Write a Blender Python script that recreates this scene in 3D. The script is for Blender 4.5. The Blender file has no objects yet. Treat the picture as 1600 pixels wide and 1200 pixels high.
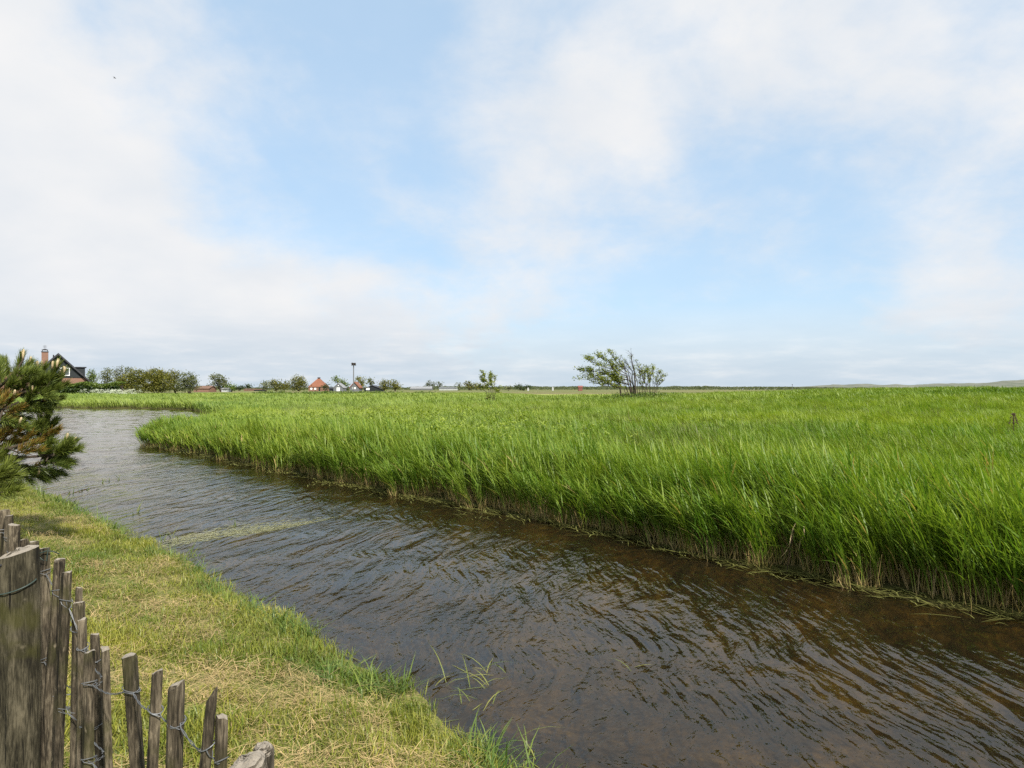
import bpy, math, random
import numpy as np
from mathutils import Vector

random.seed(7)
rng = np.random.default_rng(7)
SC = bpy.context.scene
COL = SC.collection
CAM_H = 2.0
F = 1067.0
HOR = 607.0

# ------------------------------------------------------------------ helpers
def P(px, py, d):
    return ((px - 800.0) / F * d, d, CAM_H + (HOR - py) / F * d)

def ss(a, b, x):
    t = np.clip((x - a) / (b - a), 0, 1)
    return t * t * (3 - 2 * t)

def vnoise(x, y, seed=0):
    x = np.asarray(x, float); y = np.asarray(y, float)
    xi = np.floor(x).astype(np.int64); yi = np.floor(y).astype(np.int64)
    xf = x - xi; yf = y - yi
    def h(a, b):
        n = (a * 374761393 + b * 668265263 + seed * 982451653) & 0x7fffffff
        n = ((n ^ (n >> 13)) * 1274126177) & 0x7fffffff
        n = n ^ (n >> 16)
        return (n & 0xffff) / 65535.0
    u = xf * xf * (3 - 2 * xf); v = yf * yf * (3 - 2 * yf)
    return (h(xi, yi) * (1 - u) + h(xi + 1, yi) * u) * (1 - v) + (h(xi, yi + 1) * (1 - u) + h(xi + 1, yi + 1) * u) * v

def fbm(x, y, seed=0, oct=3):
    s = 0; a = .5; t = 0
    for k in range(oct):
        s = s + a * vnoise(np.asarray(x) * 2 ** k, np.asarray(y) * 2 ** k, seed + k); t += a; a *= .5
    return s / t

def tag(o, label=None, cat=None, group=None, kind=None):
    if label: o['label'] = label
    if cat: o['category'] = cat
    if group: o['group'] = group
    if kind: o['kind'] = kind
    return o

class MB:
    """collects verts / faces / per-vertex attributes of ONE mesh"""
    def __init__(s):
        s.v = []; s.f = []; s.t = []; s.h = []
    def add(s, verts, faces, tint=.5, hgt=1.0):
        b = len(s.v)
        s.v.extend(verts)
        s.f.extend([tuple(i + b for i in f) for f in faces])
        n = len(verts)
        s.t.extend(tint if hasattr(tint, '__len__') else [tint] * n)
        s.h.extend(hgt if hasattr(hgt, '__len__') else [hgt] * n)
    def box(s, c, d, rz=0, **k):
        cx, cy, cz = c; dx, dy, dz = d[0] / 2, d[1] / 2, d[2] / 2
        cr, sr = math.cos(rz), math.sin(rz)
        vs = []
        for z in (-dz, dz):
            for x, y in ((-dx, -dy), (dx, -dy), (dx, dy), (-dx, dy)):
                vs.append((cx + x * cr - y * sr, cy + x * sr + y * cr, cz + z))
        s.add(vs, [(3, 2, 1, 0), (4, 5, 6, 7), (0, 1, 5, 4), (1, 2, 6, 5), (2, 3, 7, 6), (3, 0, 4, 7)], **k)
    def tube(s, pts, rad, n=6, cap=True, **k):
        pts = [Vector(p) for p in pts]
        if not hasattr(rad, '__len__'): rad = [rad] * len(pts)
        vs = []; fs = []
        ref = None
        for i, p in enumerate(pts):
            a = pts[max(i - 1, 0)]; b = pts[min(i + 1, len(pts) - 1)]
            t = (b - a)
            if t.length < 1e-9: t = Vector((0, 0, 1))
            t.normalize()
            if ref is None:
                ref = Vector((1, 0, 0)) if abs(t.x) < .8 else Vector((0, 1, 0))
            u = t.cross(ref)
            if u.length < 1e-4: u = t.cross(Vector((0, 1, .3)))
            u.normalize(); w = u.cross(t); w.normalize(); ref = w
            for q in range(n):
                an = 2 * math.pi * q / n
                vs.append(tuple(p + (u * math.cos(an) + w * math.sin(an)) * rad[i]))
        for i in range(len(pts) - 1):
            for q in range(n):
                q2 = (q + 1) % n
                fs.append((i * n + q, i * n + q2, (i + 1) * n + q2, (i + 1) * n + q))
        if cap:
            fs.append(tuple(range(n - 1, -1, -1)))
            fs.append(tuple((len(pts) - 1) * n + q for q in range(n)))
        s.add(vs, fs, **k)
    def ribbon(s, pts, widths, side, tint=.5, hgt=1.0):
        """flat blade following pts; side = width direction"""
        vs = []; fs = []; hh = []
        sx, sy, sz = side
        for i, (p, w) in enumerate(zip(pts, widths)):
            w = w * .5
            vs.append((p[0] - sx * w, p[1] - sy * w, p[2] - sz * w))
            vs.append((p[0] + sx * w, p[1] + sy * w, p[2] + sz * w))
            if hasattr(hgt, '__len__'): hh += [hgt[i], hgt[i]]
        for i in range(len(pts) - 1):
            fs.append((2 * i, 2 * i + 1, 2 * i + 3, 2 * i + 2))
        s.add(vs, fs, tint=tint, hgt=hh if hh else hgt)
    def build(s, name, mat=None, parent=None, smooth=False, link=True, origin=None):
        me = bpy.data.meshes.new(name)
        vs = s.v
        if origin is not None:
            ox, oy, oz = origin
            vs = [(x - ox, y - oy, z - oz) for x, y, z in vs]
        me.from_pydata(vs, [], s.f)
        if s.v:
            a = me.attributes.new('tint', 'FLOAT', 'POINT'); a.data.foreach_set('value', np.array(s.t, np.float32))
            a = me.attributes.new('hgt', 'FLOAT', 'POINT'); a.data.foreach_set('value', np.array(s.h, np.float32))
        if smooth:
            me.polygons.foreach_set('use_smooth', [True] * len(me.polygons))
        me.update()
        o = bpy.data.objects.new(name, me)
        if mat: me.materials.append(mat)
        if link: COL.objects.link(o)
        if parent is not None: o.parent = parent
        if origin is not None: o.location = origin
        return o

def empty(name, loc=(0, 0, 0)):
    o = bpy.data.objects.new(name, None)
    COL.objects.link(o); o.location = loc
    o.empty_display_size = .2
    return o

# ------------------------------------------------------------------ materials
def newmat(name):
    m = bpy.data.materials.new(name); m.use_nodes = True
    nt = m.node_tree; nt.nodes.clear()
    return m, nt

def N(nt, typ, **kw):
    n = nt.nodes.new(typ)
    for k, v in kw.items():
        if k.startswith('i_'):
            key = k[2:]
            key = int(key) if key.isdigit() else key
            n.inputs[key].default_value = v
        else:
            setattr(n, k, v)
    return n

def L(nt, a, b): nt.links.new(a, b)

def rgb(c): return (c[0], c[1], c[2], 1)

def math_n(nt, op, a=None, b=None, clamp=False):
    n = N(nt, 'ShaderNodeMath', operation=op, use_clamp=clamp)
    for i, v in enumerate((a, b)):
        if v is None: continue
        if hasattr(v, 'is_linked'): L(nt, v, n.inputs[i])
        else: n.inputs[i].default_value = v
    return n.outputs[0]

def mixc(nt, fac, a, b, blend='MIX'):
    n = N(nt, 'ShaderNodeMix', data_type='RGBA', blend_type=blend)
    for idx, v in ((0, fac), (6, a), (7, b)):
        if hasattr(v, 'is_linked'): L(nt, v, n.inputs[idx])
        elif idx == 0: n.inputs[0].default_value = v
        else: n.inputs[idx].default_value = rgb(v)
    return n.outputs[2]

def ramp(nt, fac, stops):
    n = N(nt, 'ShaderNodeValToRGB')
    e = n.color_ramp.elements
    while len(e) < len(stops): e.new(.5)
    for el, (p, c) in zip(e, stops):
        el.position = p; el.color = rgb(c)
    if fac is not None: L(nt, fac, n.inputs[0])
    return n.outputs[0]

def smap(nt, val, a, b, lo=0., hi=1.):
    n = N(nt, 'ShaderNodeMapRange', interpolation_type='SMOOTHSTEP')
    L(nt, val, n.inputs[0])
    n.inputs[1].default_value = a; n.inputs[2].default_value = b
    n.inputs[3].default_value = lo; n.inputs[4].default_value = hi
    return n.outputs[0]

def leafmat(name, dark, light, straw=None, straw_h=(.12, .42), trans=.35, inst=True, rough=.45, spec=.35):
    m, nt = newmat(name)
    out = N(nt, 'ShaderNodeOutputMaterial')
    at = N(nt, 'ShaderNodeAttribute', attribute_name='tint', attribute_type='GEOMETRY')
    t = at.outputs['Fac']
    if inst:
        ai = N(nt, 'ShaderNodeAttribute', attribute_name='itint', attribute_type='INSTANCER')
        t = math_n(nt, 'ADD', math_n(nt, 'MULTIPLY', math_n(nt, 'SUBTRACT', t, .5), .55), ai.outputs['Fac'], True)
    col = mixc(nt, t, dark, light)
    if straw:
        ah = N(nt, 'ShaderNodeAttribute', attribute_name='hgt', attribute_type='GEOMETRY')
        col = mixc(nt, smap(nt, ah.outputs['Fac'], straw_h[0], straw_h[1]), straw, col)
    p = N(nt, 'ShaderNodeBsdfPrincipled')
    p.inputs['Roughness'].default_value = rough
    p.inputs['Specular IOR Level'].default_value = spec
    L(nt, col, p.inputs['Base Color'])
    tr = N(nt, 'ShaderNodeBsdfTranslucent')
    tc = mixc(nt, 1.0, col, (1.15, 1.25, .55), 'MULTIPLY')
    L(nt, tc, tr.inputs[0])
    mx = N(nt, 'ShaderNodeMixShader'); mx.inputs[0].default_value = trans
    L(nt, p.outputs[0], mx.inputs[1]); L(nt, tr.outputs[0], mx.inputs[2])
    L(nt, mx.outputs[0], out.inputs[0])
    return m

def plainmat(name, c1, c2=None, scale=6., stretch=(1, 1, 1), rough=.7, bump=0., detail=6, spec=.3, metal=0.):
    m, nt = newmat(name)
    out = N(nt, 'ShaderNodeOutputMaterial')
    p = N(nt, 'ShaderNodeBsdfPrincipled')
    p.inputs['Roughness'].default_value = rough
    p.inputs['Specular IOR Level'].default_value = spec
    p.inputs['Metallic'].default_value = metal
    tc = N(nt, 'ShaderNodeTexCoord')
    mp = N(nt, 'ShaderNodeMapping'); mp.inputs['Scale'].default_value = stretch
    L(nt, tc.outputs['Object'], mp.inputs[0])
    no = N(nt, 'ShaderNodeTexNoise'); no.inputs['Scale'].default_value = scale; no.inputs['Detail'].default_value = detail
    L(nt, mp.outputs[0], no.inputs['Vector'])
    L(nt, ramp(nt, no.outputs['Fac'], [(.3, c1), (.7, c2 or c1)]), p.inputs['Base Color'])
    if bump:
        b = N(nt, 'ShaderNodeBump'); b.inputs['Strength'].default_value = bump; b.inputs['Distance'].default_value = .02
        L(nt, no.outputs['Fac'], b.inputs['Height']); L(nt, b.outputs[0], p.inputs['Normal'])
    L(nt, p.outputs[0], out.inputs[0])
    return m

def woodmat(name, dark, mid, light, moss):
    m, nt = newmat(name)
    out = N(nt, 'ShaderNodeOutputMaterial')
    p = N(nt, 'ShaderNodeBsdfPrincipled'); p.inputs['Roughness'].default_value = .85
    p.inputs['Specular IOR Level'].default_value = .2
    tc = N(nt, 'ShaderNodeTexCoord')
    mp = N(nt, 'ShaderNodeMapping'); mp.inputs['Scale'].default_value = (1, 1, .11)
    L(nt, tc.outputs['Object'], mp.inputs[0])
    fine = N(nt, 'ShaderNodeTexNoise'); fine.inputs['Scale'].default_value = 210; fine.inputs['Detail'].default_value = 8
    fine.inputs['Roughness'].default_value = .7
    L(nt, mp.outputs[0], fine.inputs['Vector'])
    mp2 = N(nt, 'ShaderNodeMapping'); mp2.inputs['Scale'].default_value = (1, 1, .25)
    L(nt, tc.outputs['Object'], mp2.inputs[0])
    big = N(nt, 'ShaderNodeTexNoise'); big.inputs['Scale'].default_value = 22; big.inputs['Detail'].default_value = 5
    L(nt, mp2.outputs[0], big.inputs['Vector'])
    patch = N(nt, 'ShaderNodeTexNoise'); patch.inputs['Scale'].default_value = 7; patch.inputs['Detail'].default_value = 4
    L(nt, tc.outputs['Object'], patch.inputs['Vector'])
    s = math_n(nt, 'ADD', math_n(nt, 'MULTIPLY', fine.outputs['Fac'], .55), math_n(nt, 'MULTIPLY', big.outputs['Fac'], .45))
    col = ramp(nt, s, [(.40, dark), (.49, mid), (.61, light)])
    col = mixc(nt, smap(nt, patch.outputs['Fac'], .5, .68, 0, .65), col, moss)
    speck = N(nt, 'ShaderNodeTexNoise'); speck.inputs['Scale'].default_value = 60; speck.inputs['Detail'].default_value = 3
    mp3 = N(nt, 'ShaderNodeMapping'); mp3.inputs['Scale'].default_value = (1, 1, .4)
    L(nt, tc.outputs['Object'], mp3.inputs[0]); L(nt, mp3.outputs[0], speck.inputs['Vector'])
    col = mixc(nt, smap(nt, speck.outputs['Fac'], .62, .72, 0, .5), col, (light[0] * 1.5, light[1] * 1.5, light[2] * 1.5))
    crack = N(nt, 'ShaderNodeTexNoise'); crack.inputs['Scale'].default_value = 75; crack.inputs['Detail'].default_value = 4
    mp4 = N(nt, 'ShaderNodeMapping'); mp4.inputs['Scale'].default_value = (1, 1, .045)
    L(nt, tc.outputs['Object'], mp4.inputs[0]); L(nt, mp4.outputs[0], crack.inputs['Vector'])
    cr = smap(nt, crack.outputs['Fac'], .60, .66, 0, .85)
    col = mixc(nt, cr, col, (dark[0] * .4, dark[1] * .4, dark[2] * .4))
    # cut ends are paler, weathered silver
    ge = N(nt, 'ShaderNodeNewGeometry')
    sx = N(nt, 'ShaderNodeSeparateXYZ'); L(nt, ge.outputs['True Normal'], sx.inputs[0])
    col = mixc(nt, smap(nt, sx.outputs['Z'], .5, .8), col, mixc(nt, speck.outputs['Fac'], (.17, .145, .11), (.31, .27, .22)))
    L(nt, col, p.inputs['Base Color'])
    b = N(nt, 'ShaderNodeBump'); b.inputs['Strength'].default_value = .9; b.inputs['Distance'].default_value = .006
    L(nt, math_n(nt, 'SUBTRACT', s, math_n(nt, 'MULTIPLY', cr, .5)), b.inputs['Height']); L(nt, b.outputs[0], p.inputs['Normal'])
    L(nt, p.outputs[0], out.inputs[0])
    return m

M = {}
M['reed'] = leafmat('reed_leaf', (.092, .178, .020), (.295, .345, .046), straw=(.42, .30, .13), straw_h=(.03, .25), spec=.25, trans=.4)
M['meadow'] = leafmat('meadow_grass', (.085, .16, .018), (.27, .33, .06), straw=(.12, .12, .04), straw_h=(0., .4))
M['lawn'] = leafmat('lawn_grass', (.078, .138, .013), (.315, .295, .045), straw=(.14, .13, .04), straw_h=(0., .6))
M['hay'] = leafmat('cut_grass_straw', (.22, .18, .055), (.56, .39, .19), trans=.15, rough=.6)
M['herb'] = leafmat('yellow_green_herb', (.11, .20, .018), (.32, .37, .055))
M['shore'] = leafmat('shore_grass', (.045, .10, .015), (.22, .26, .05), trans=.3)
M['float'] = leafmat('floating_weed', (.055, .05, .012), (.24, .24, .07), inst=False, trans=.2)
M['pale_float'] = leafmat('pale_weed', (.22, .22, .08), (.50, .48, .25), inst=False, trans=.2)
M['needle'] = leafmat('pine_needle', (.042, .070, .014), (.20, .23, .042), inst=False, trans=.15, rough=.4)
M['old_needle'] = leafmat('brown_pine_needle', (.11, .075, .014), (.34, .20, .04), inst=False, trans=.15)
M['candle'] = plainmat('pine_candle', (.33, .25, .13), (.50, .40, .24), 60, rough=.7)
M['bark'] = plainmat('dark_bark', (.025, .018, .012), (.07, .052, .035), 12, (1, 1, .3), .9, .6)
M['leaf_olive'] = leafmat('olive_leaf', (.055, .072, .014), (.24, .22, .038), inst=False)
M['leaf_green'] = leafmat('green_leaf', (.040, .080, .012), (.18, .23, .035), inst=False)
M['leaf_grey'] = leafmat('grey_green_leaf', (.06, .075, .033), (.20, .21, .085), inst=False)
M['leaf_dark'] = leafmat('dark_leaf', (.018, .034, .010), (.070, .095, .022), inst=False)
M['leaf_hedge'] = leafmat('hedge_leaf', (.016, .034, .008), (.13, .18, .025), inst=False)
M['leaf_far'] = leafmat('far_leaf', (.055, .070, .035), (.105, .12, .05), inst=False)
M['leaf_willow'] = leafmat('bright_leaf', (.075, .115, .013), (.29, .31, .04), inst=False)
M['parsley'] = leafmat('white_umbel', (.20, .25, .10), (.65, .66, .55), inst=False)
M['wood'] = woodmat('weathered_chestnut', (.014, .011, .007), (.056, .044, .029), (.17, .138, .094), (.046, .045, .013))
M['post_wood'] = woodmat('lichen_post_wood', (.011, .009, .005), (.034, .029, .017), (.10, .085, .055), (.048, .046, .010))
M['split_wood'] = woodmat('split_grey_post', (.025, .02, .014), (.09, .075, .055), (.19, .165, .125), (.11, .10, .06))
M['wire'] = plainmat('galvanised_wire', (.085, .088, .09), (.17, .175, .18), 40, rough=.55, metal=.3)
M['green_wire'] = plainmat('dark_coated_wire', (.02, .035, .03), (.05, .07, .06), 40, rough=.45)
M['black_wood'] = plainmat('black_cladding', (.010, .013, .014), (.022, .027, .028), 3, (1, 1, 8), .6, .3)
M['dark_tile'] = plainmat('dark_roof_tile', (.030, .032, .036), (.065, .065, .07), 4, (1, 1, 4), .6, .3)
M['orange_tile'] = plainmat('orange_roof_tile', (.165, .064, .034), (.24, .098, .056), 1.2, (1, 1, 3), .7, .2)
M['white_paint'] = plainmat('white_paint', (.72, .72, .70), (.82, .82, .80), 3, rough=.5)
M['pane'] = plainmat('window_glass', (.05, .06, .07), (.09, .10, .12), 1, rough=.08, spec=.6)
M['grey_wood'] = plainmat('grey_planks', (.09, .095, .10), (.18, .185, .19), 3, (6, 6, .5), .8, .3)
M['grey_roof'] = plainmat('grey_sheet_roof', (.18, .18, .18), (.27, .27, .27), 1, rough=.6)
M['brown_roof'] = plainmat('brown_roof', (.12, .068, .046), (.20, .12, .085), 1, rough=.8)
M['red_wall'] = plainmat('red_painted_wall', (.17, .06, .05), (.22, .08, .06), 2, rough=.7)
M['dark_steel'] = plainmat('dark_steel', (.02, .02, .022), (.05, .05, .055), 3, rough=.5)
M['grey_steel'] = plainmat('grey_pole', (.10, .10, .10), (.16, .16, .16), 3, rough=.6)
M['pale_wall'] = plainmat('weathered_pale_wall', (.36, .36, .35), (.46, .46, .45), 1, rough=.7)
M['car_paint'] = plainmat('white_car_paint', (.65, .66, .68), (.75, .76, .78), 1, rough=.25)
M['rubber'] = plainmat('tyre_rubber', (.015, .015, .015), (.03, .03, .03), 10, rough=.8)
M['dock'] = plainmat('dry_dock_seed', (.030, .017, .012), (.075, .04, .028), 30, rough=.9)
M['feather'] = plainmat('grey_feather', (.05, .05, .055), (.12, .12, .13), 10, rough=.8)
M['dry_leaf'] = plainmat('dry_reed_leaf', (.42, .31, .17), (.60, .48, .30), 30, rough=.6)

def brickmat():
    m, nt = newmat('red_brick')
    out = N(nt, 'ShaderNodeOutputMaterial'); p = N(nt, 'ShaderNodeBsdfPrincipled'); p.inputs['Roughness'].default_value = .85
    tc = N(nt, 'ShaderNodeTexCoord'); mp = N(nt, 'ShaderNodeMapping')
    mp.inputs['Rotation'].default_value = (math.pi / 2, 0, 0)
    L(nt, tc.outputs['Object'], mp.inputs[0])
    b = N(nt, 'ShaderNodeTexBrick'); b.inputs['Scale'].default_value = 4.
    b.inputs['Color1'].default_value = rgb((.17, .078, .05)); b.inputs['Color2'].default_value = rgb((.22, .105, .066))
    b.inputs['Mortar'].default_value = rgb((.22, .17, .13)); b.inputs['Mortar Size'].default_value = .02
    L(nt, mp.outputs[0], b.inputs[0]); L(nt, b.outputs[0], p.inputs['Base Color']); L(nt, p.outputs[0], out.inputs[0])
    return m
M['brick'] = brickmat()

# ------------------------------------------------------------------ terrain
NEAR = [(60, -62), (12, -9), (6, -2.6), (2.25, .9), (.02, 3.46), (-.34, 3.85), (-.68, 4.42), (-1.1, 4.93), (-1.65, 5.5), (-2.4, 6.4),
        (-3.66, 7.8), (-5.3, 9.36), (-9.4, 13.5), (-14, 18), (-24, 27), (-45, 45), (-75, 66)]
NEAR = [(a - .13, b - .10) if -6 < b < 15 else (a, b) for a, b in NEAR]
FAR = [(-75, 72), (-60, 71.5), (-48, 69.5), (-36, 67), (-29.2, 63), (-19.2, 45), (-13.4, 32), (-13.0, 28.4), (-13.6, 25.7), (-12.6, 24),
       (-10.2, 21.8), (-6.8, 18.1), (-4.36, 15.5), (-1.8, 12.75), (0, 11.1), (1.35, 9.6), (2.33, 8.3), (3.36, 7.2), (4.1, 6.45), (4.6, 6.0),
       (6.5, 4.2), (12, -1.0), (70, -60)]

def poly_dist(x, y, line):
    d = np.full(x.shape, 1e9)
    for (x0, y0), (x1, y1) in zip(line[:-1], line[1:]):
        dx, dy = x1 - x0, y1 - y0
        t = np.clip(((x - x0) * dx + (y - y0) * dy) / (dx * dx + dy * dy), 0, 1)
        d = np.minimum(d, np.hypot(x - x0 - t * dx, y - y0 - t * dy))
    return d

WPOLY = NEAR + FAR
def in_water(x, y):
    c = np.zeros(x.shape, bool)
    n = len(WPOLY)
    for i in range(n):
        x0, y0 = WPOLY[i]; x1, y1 = WPOLY[(i + 1) % n]
        if y0 == y1: continue
        cond = ((y0 > y) != (y1 > y)) & (x < (x1 - x0) * (y - y0) / (y1 - y0) + x0)
        c ^= cond
    return c

def survey(x, y):
    x = np.asarray(x, float); y = np.asarray(y, float)
    dn = poly_dist(x, y, NEAR); df = poly_dist(x, y, FAR)
    d = np.minimum(dn, df)
    d = np.where(in_water(x, y), -d, d)
    w = (fbm(x * 1.6, y * 1.6, 3) - .5) * .34 * ss(.0, 12, 14 - np.abs(d))
    return d + w, dn < df

def ground_z(x, y, dl=None):
    x = np.asarray(x, float); y = np.asarray(y, float)
    d, lawn = dl if dl is not None else survey(x, y)
    zl = .02 + .13 * ss(0, .35, d) + .28 * ss(.1, 2.4, d) + .05 * (fbm(x * 1.3, y * 1.3, 11) - .5) * ss(0, .5, d)
    rise = 1.0 / (1 + np.exp(-(x - 11 - .17 * y) / 8.0)) * ss(16, 52, y) * (1 - ss(75, 140, y)) * 1.08
    rise2 = .55 * ss(74, 100, y) * (1 - ss(125, 190, y)) * (1 - ss(-8, 14, x))
    zr = .02 + .06 * ss(0, .8, d) + .16 * ss(0, 9, d) + rise + rise2 + .16 * (fbm(x * .22, y * .22, 5) - .5) * ss(1, 6, d)
    zb = .02 - .46 * ss(0, 1.5, -d) + .07 * (fbm(x * 1.1, y * 1.1, 9) - .5) * ss(0, .5, -d)
    return np.where(d < 0, zb, np.where(lawn, zl, zr))

def gxyz(x, y): return float(ground_z(np.array([x]), np.array([y]))[0])

def axis(lo, hi, d0, g):
    out = [0.0]; s = d0
    while out[-1] < hi: out.append(out[-1] + s); s *= g
    neg = [0.0]; s = d0
    while neg[-1] > lo: neg.append(neg[-1] - s); s *= g
    return np.array(sorted(set(neg[1:] + out)))

def build_ground():
    xs = axis(-9000, 9000, .085, 1.028); ys = axis(-60, 9000, .10, 1.025) + 4.0
    X, Y = np.meshgrid(xs, ys)
    sv = survey(X, Y)
    Z = ground_z(X, Y, sv)
    nx, ny = len(xs), len(ys)
    verts = np.stack([X.ravel(), Y.ravel(), Z.ravel()], 1)
    idx = np.arange(nx * ny).reshape(ny, nx)
    faces = np.stack([idx[:-1, :-1].ravel(), idx[:-1, 1:].ravel(), idx[1:, 1:].ravel(), idx[1:, :-1].ravel()], 1)
    me = bpy.data.meshes.new('ground')
    me.from_pydata(verts.tolist(), [], faces.tolist())
    d, lawn = sv
    far = ss(95, 135, Y) * (~lawn) + ss(60, 90, Y) * lawn
    c = np.zeros((nx * ny, 4), np.float32)
    c[:, 0] = (np.where(lawn, 1, 0) * (d > -.5)).ravel(); c[:, 1] = ss(.10, .4, -d).ravel(); c[:, 2] = far.ravel(); c[:, 3] = 1
    a = me.attributes.new('zone', 'FLOAT_COLOR', 'POINT'); a.data.foreach_set('color', c.ravel())
    me.polygons.foreach_set('use_smooth', [True] * len(me.polygons))
    o = bpy.data.objects.new('ground', me); COL.objects.link(o)
    m, nt = newmat('ground_soil')
    out = N(nt, 'ShaderNodeOutputMaterial'); p = N(nt, 'ShaderNodeBsdfPrincipled'); p.inputs['Roughness'].default_value = .95
    p.inputs['Specular IOR Level'].default_value = .1
    at = N(nt, 'ShaderNodeAttribute', attribute_name='zone')
    sep = N(nt, 'ShaderNodeSeparateColor'); L(nt, at.outputs['Color'], sep.inputs[0])
    tc = N(nt, 'ShaderNodeTexCoord')
    def noise(sc, st=(1, 1, 1), det=6):
        mp = N(nt, 'ShaderNodeMapping'); mp.inputs['Scale'].default_value = st
        L(nt, tc.outputs['Object'], mp.inputs[0])
        n = N(nt, 'ShaderNodeTexNoise'); n.inputs['Scale'].default_value = sc; n.inputs['Detail'].default_value = det
        L(nt, mp.outputs[0], n.inputs['Vector']); return n.outputs['Fac']
    reed = ramp(nt, noise(9), [(.3, (.035, .03, .012)), (.6, (.09, .085, .025)), (.8, (.14, .11, .05))])
    n1 = noise(2.2); n2 = noise(45)
    s = math_n(nt, 'ADD', math_n(nt, 'MULTIPLY', n1, .5), math_n(nt, 'MULTIPLY', n2, .5))
    lawnc = ramp(nt, s, [(.35, (.05, .075, .015)), (.48, (.13, .15, .03)), (.58, (.24, .20, .085)), (.72, (.40, .30, .16))])
    bedn = math_n(nt, 'ADD', math_n(nt, 'MULTIPLY', noise(1.4), .6), math_n(nt, 'MULTIPLY', noise(14), .4))
    bed = ramp(nt, bedn, [(.36, (.020, .017, .011)), (.46, (.058, .046, .025)), (.55, (.14, .105, .045)), (.66, (.26, .21, .08))])
    farc = ramp(nt, noise(1., (.0035, .013, 1), 4), [(.36, (.085, .12, .03)), (.46, (.17, .155, .06)), (.54, (.20, .17, .085)), (.62, (.10, .14, .035)), (.72, (.22, .19, .09))])
    fine = noise(.35, (1, .3, 1), 8)
    farc = mixc(nt, smap(nt, fine, .35, .7, 0, .5), farc, (.06, .085, .025))
    col = mixc(nt, sep.outputs[2], reed, farc)
    col = mixc(nt, sep.outputs[0], col, lawnc)
    col = mixc(nt, sep.outputs[1], col, bed)
    L(nt, col, p.inputs['Base Color'])
    b = N(nt, 'ShaderNodeBump'); b.inputs['Strength'].default_value = .6; b.inputs['Distance'].default_value = .03
    L(nt, n2, b.inputs['Height']); L(nt, b.outputs[0], p.inputs['Normal'])
    L(nt, p.outputs[0], out.inputs[0])
    me.materials.append(m)
    tag(o, 'grassy flat ground with mown bank and muddy ditch bed', 'ground', kind='structure')
build_ground()

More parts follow.
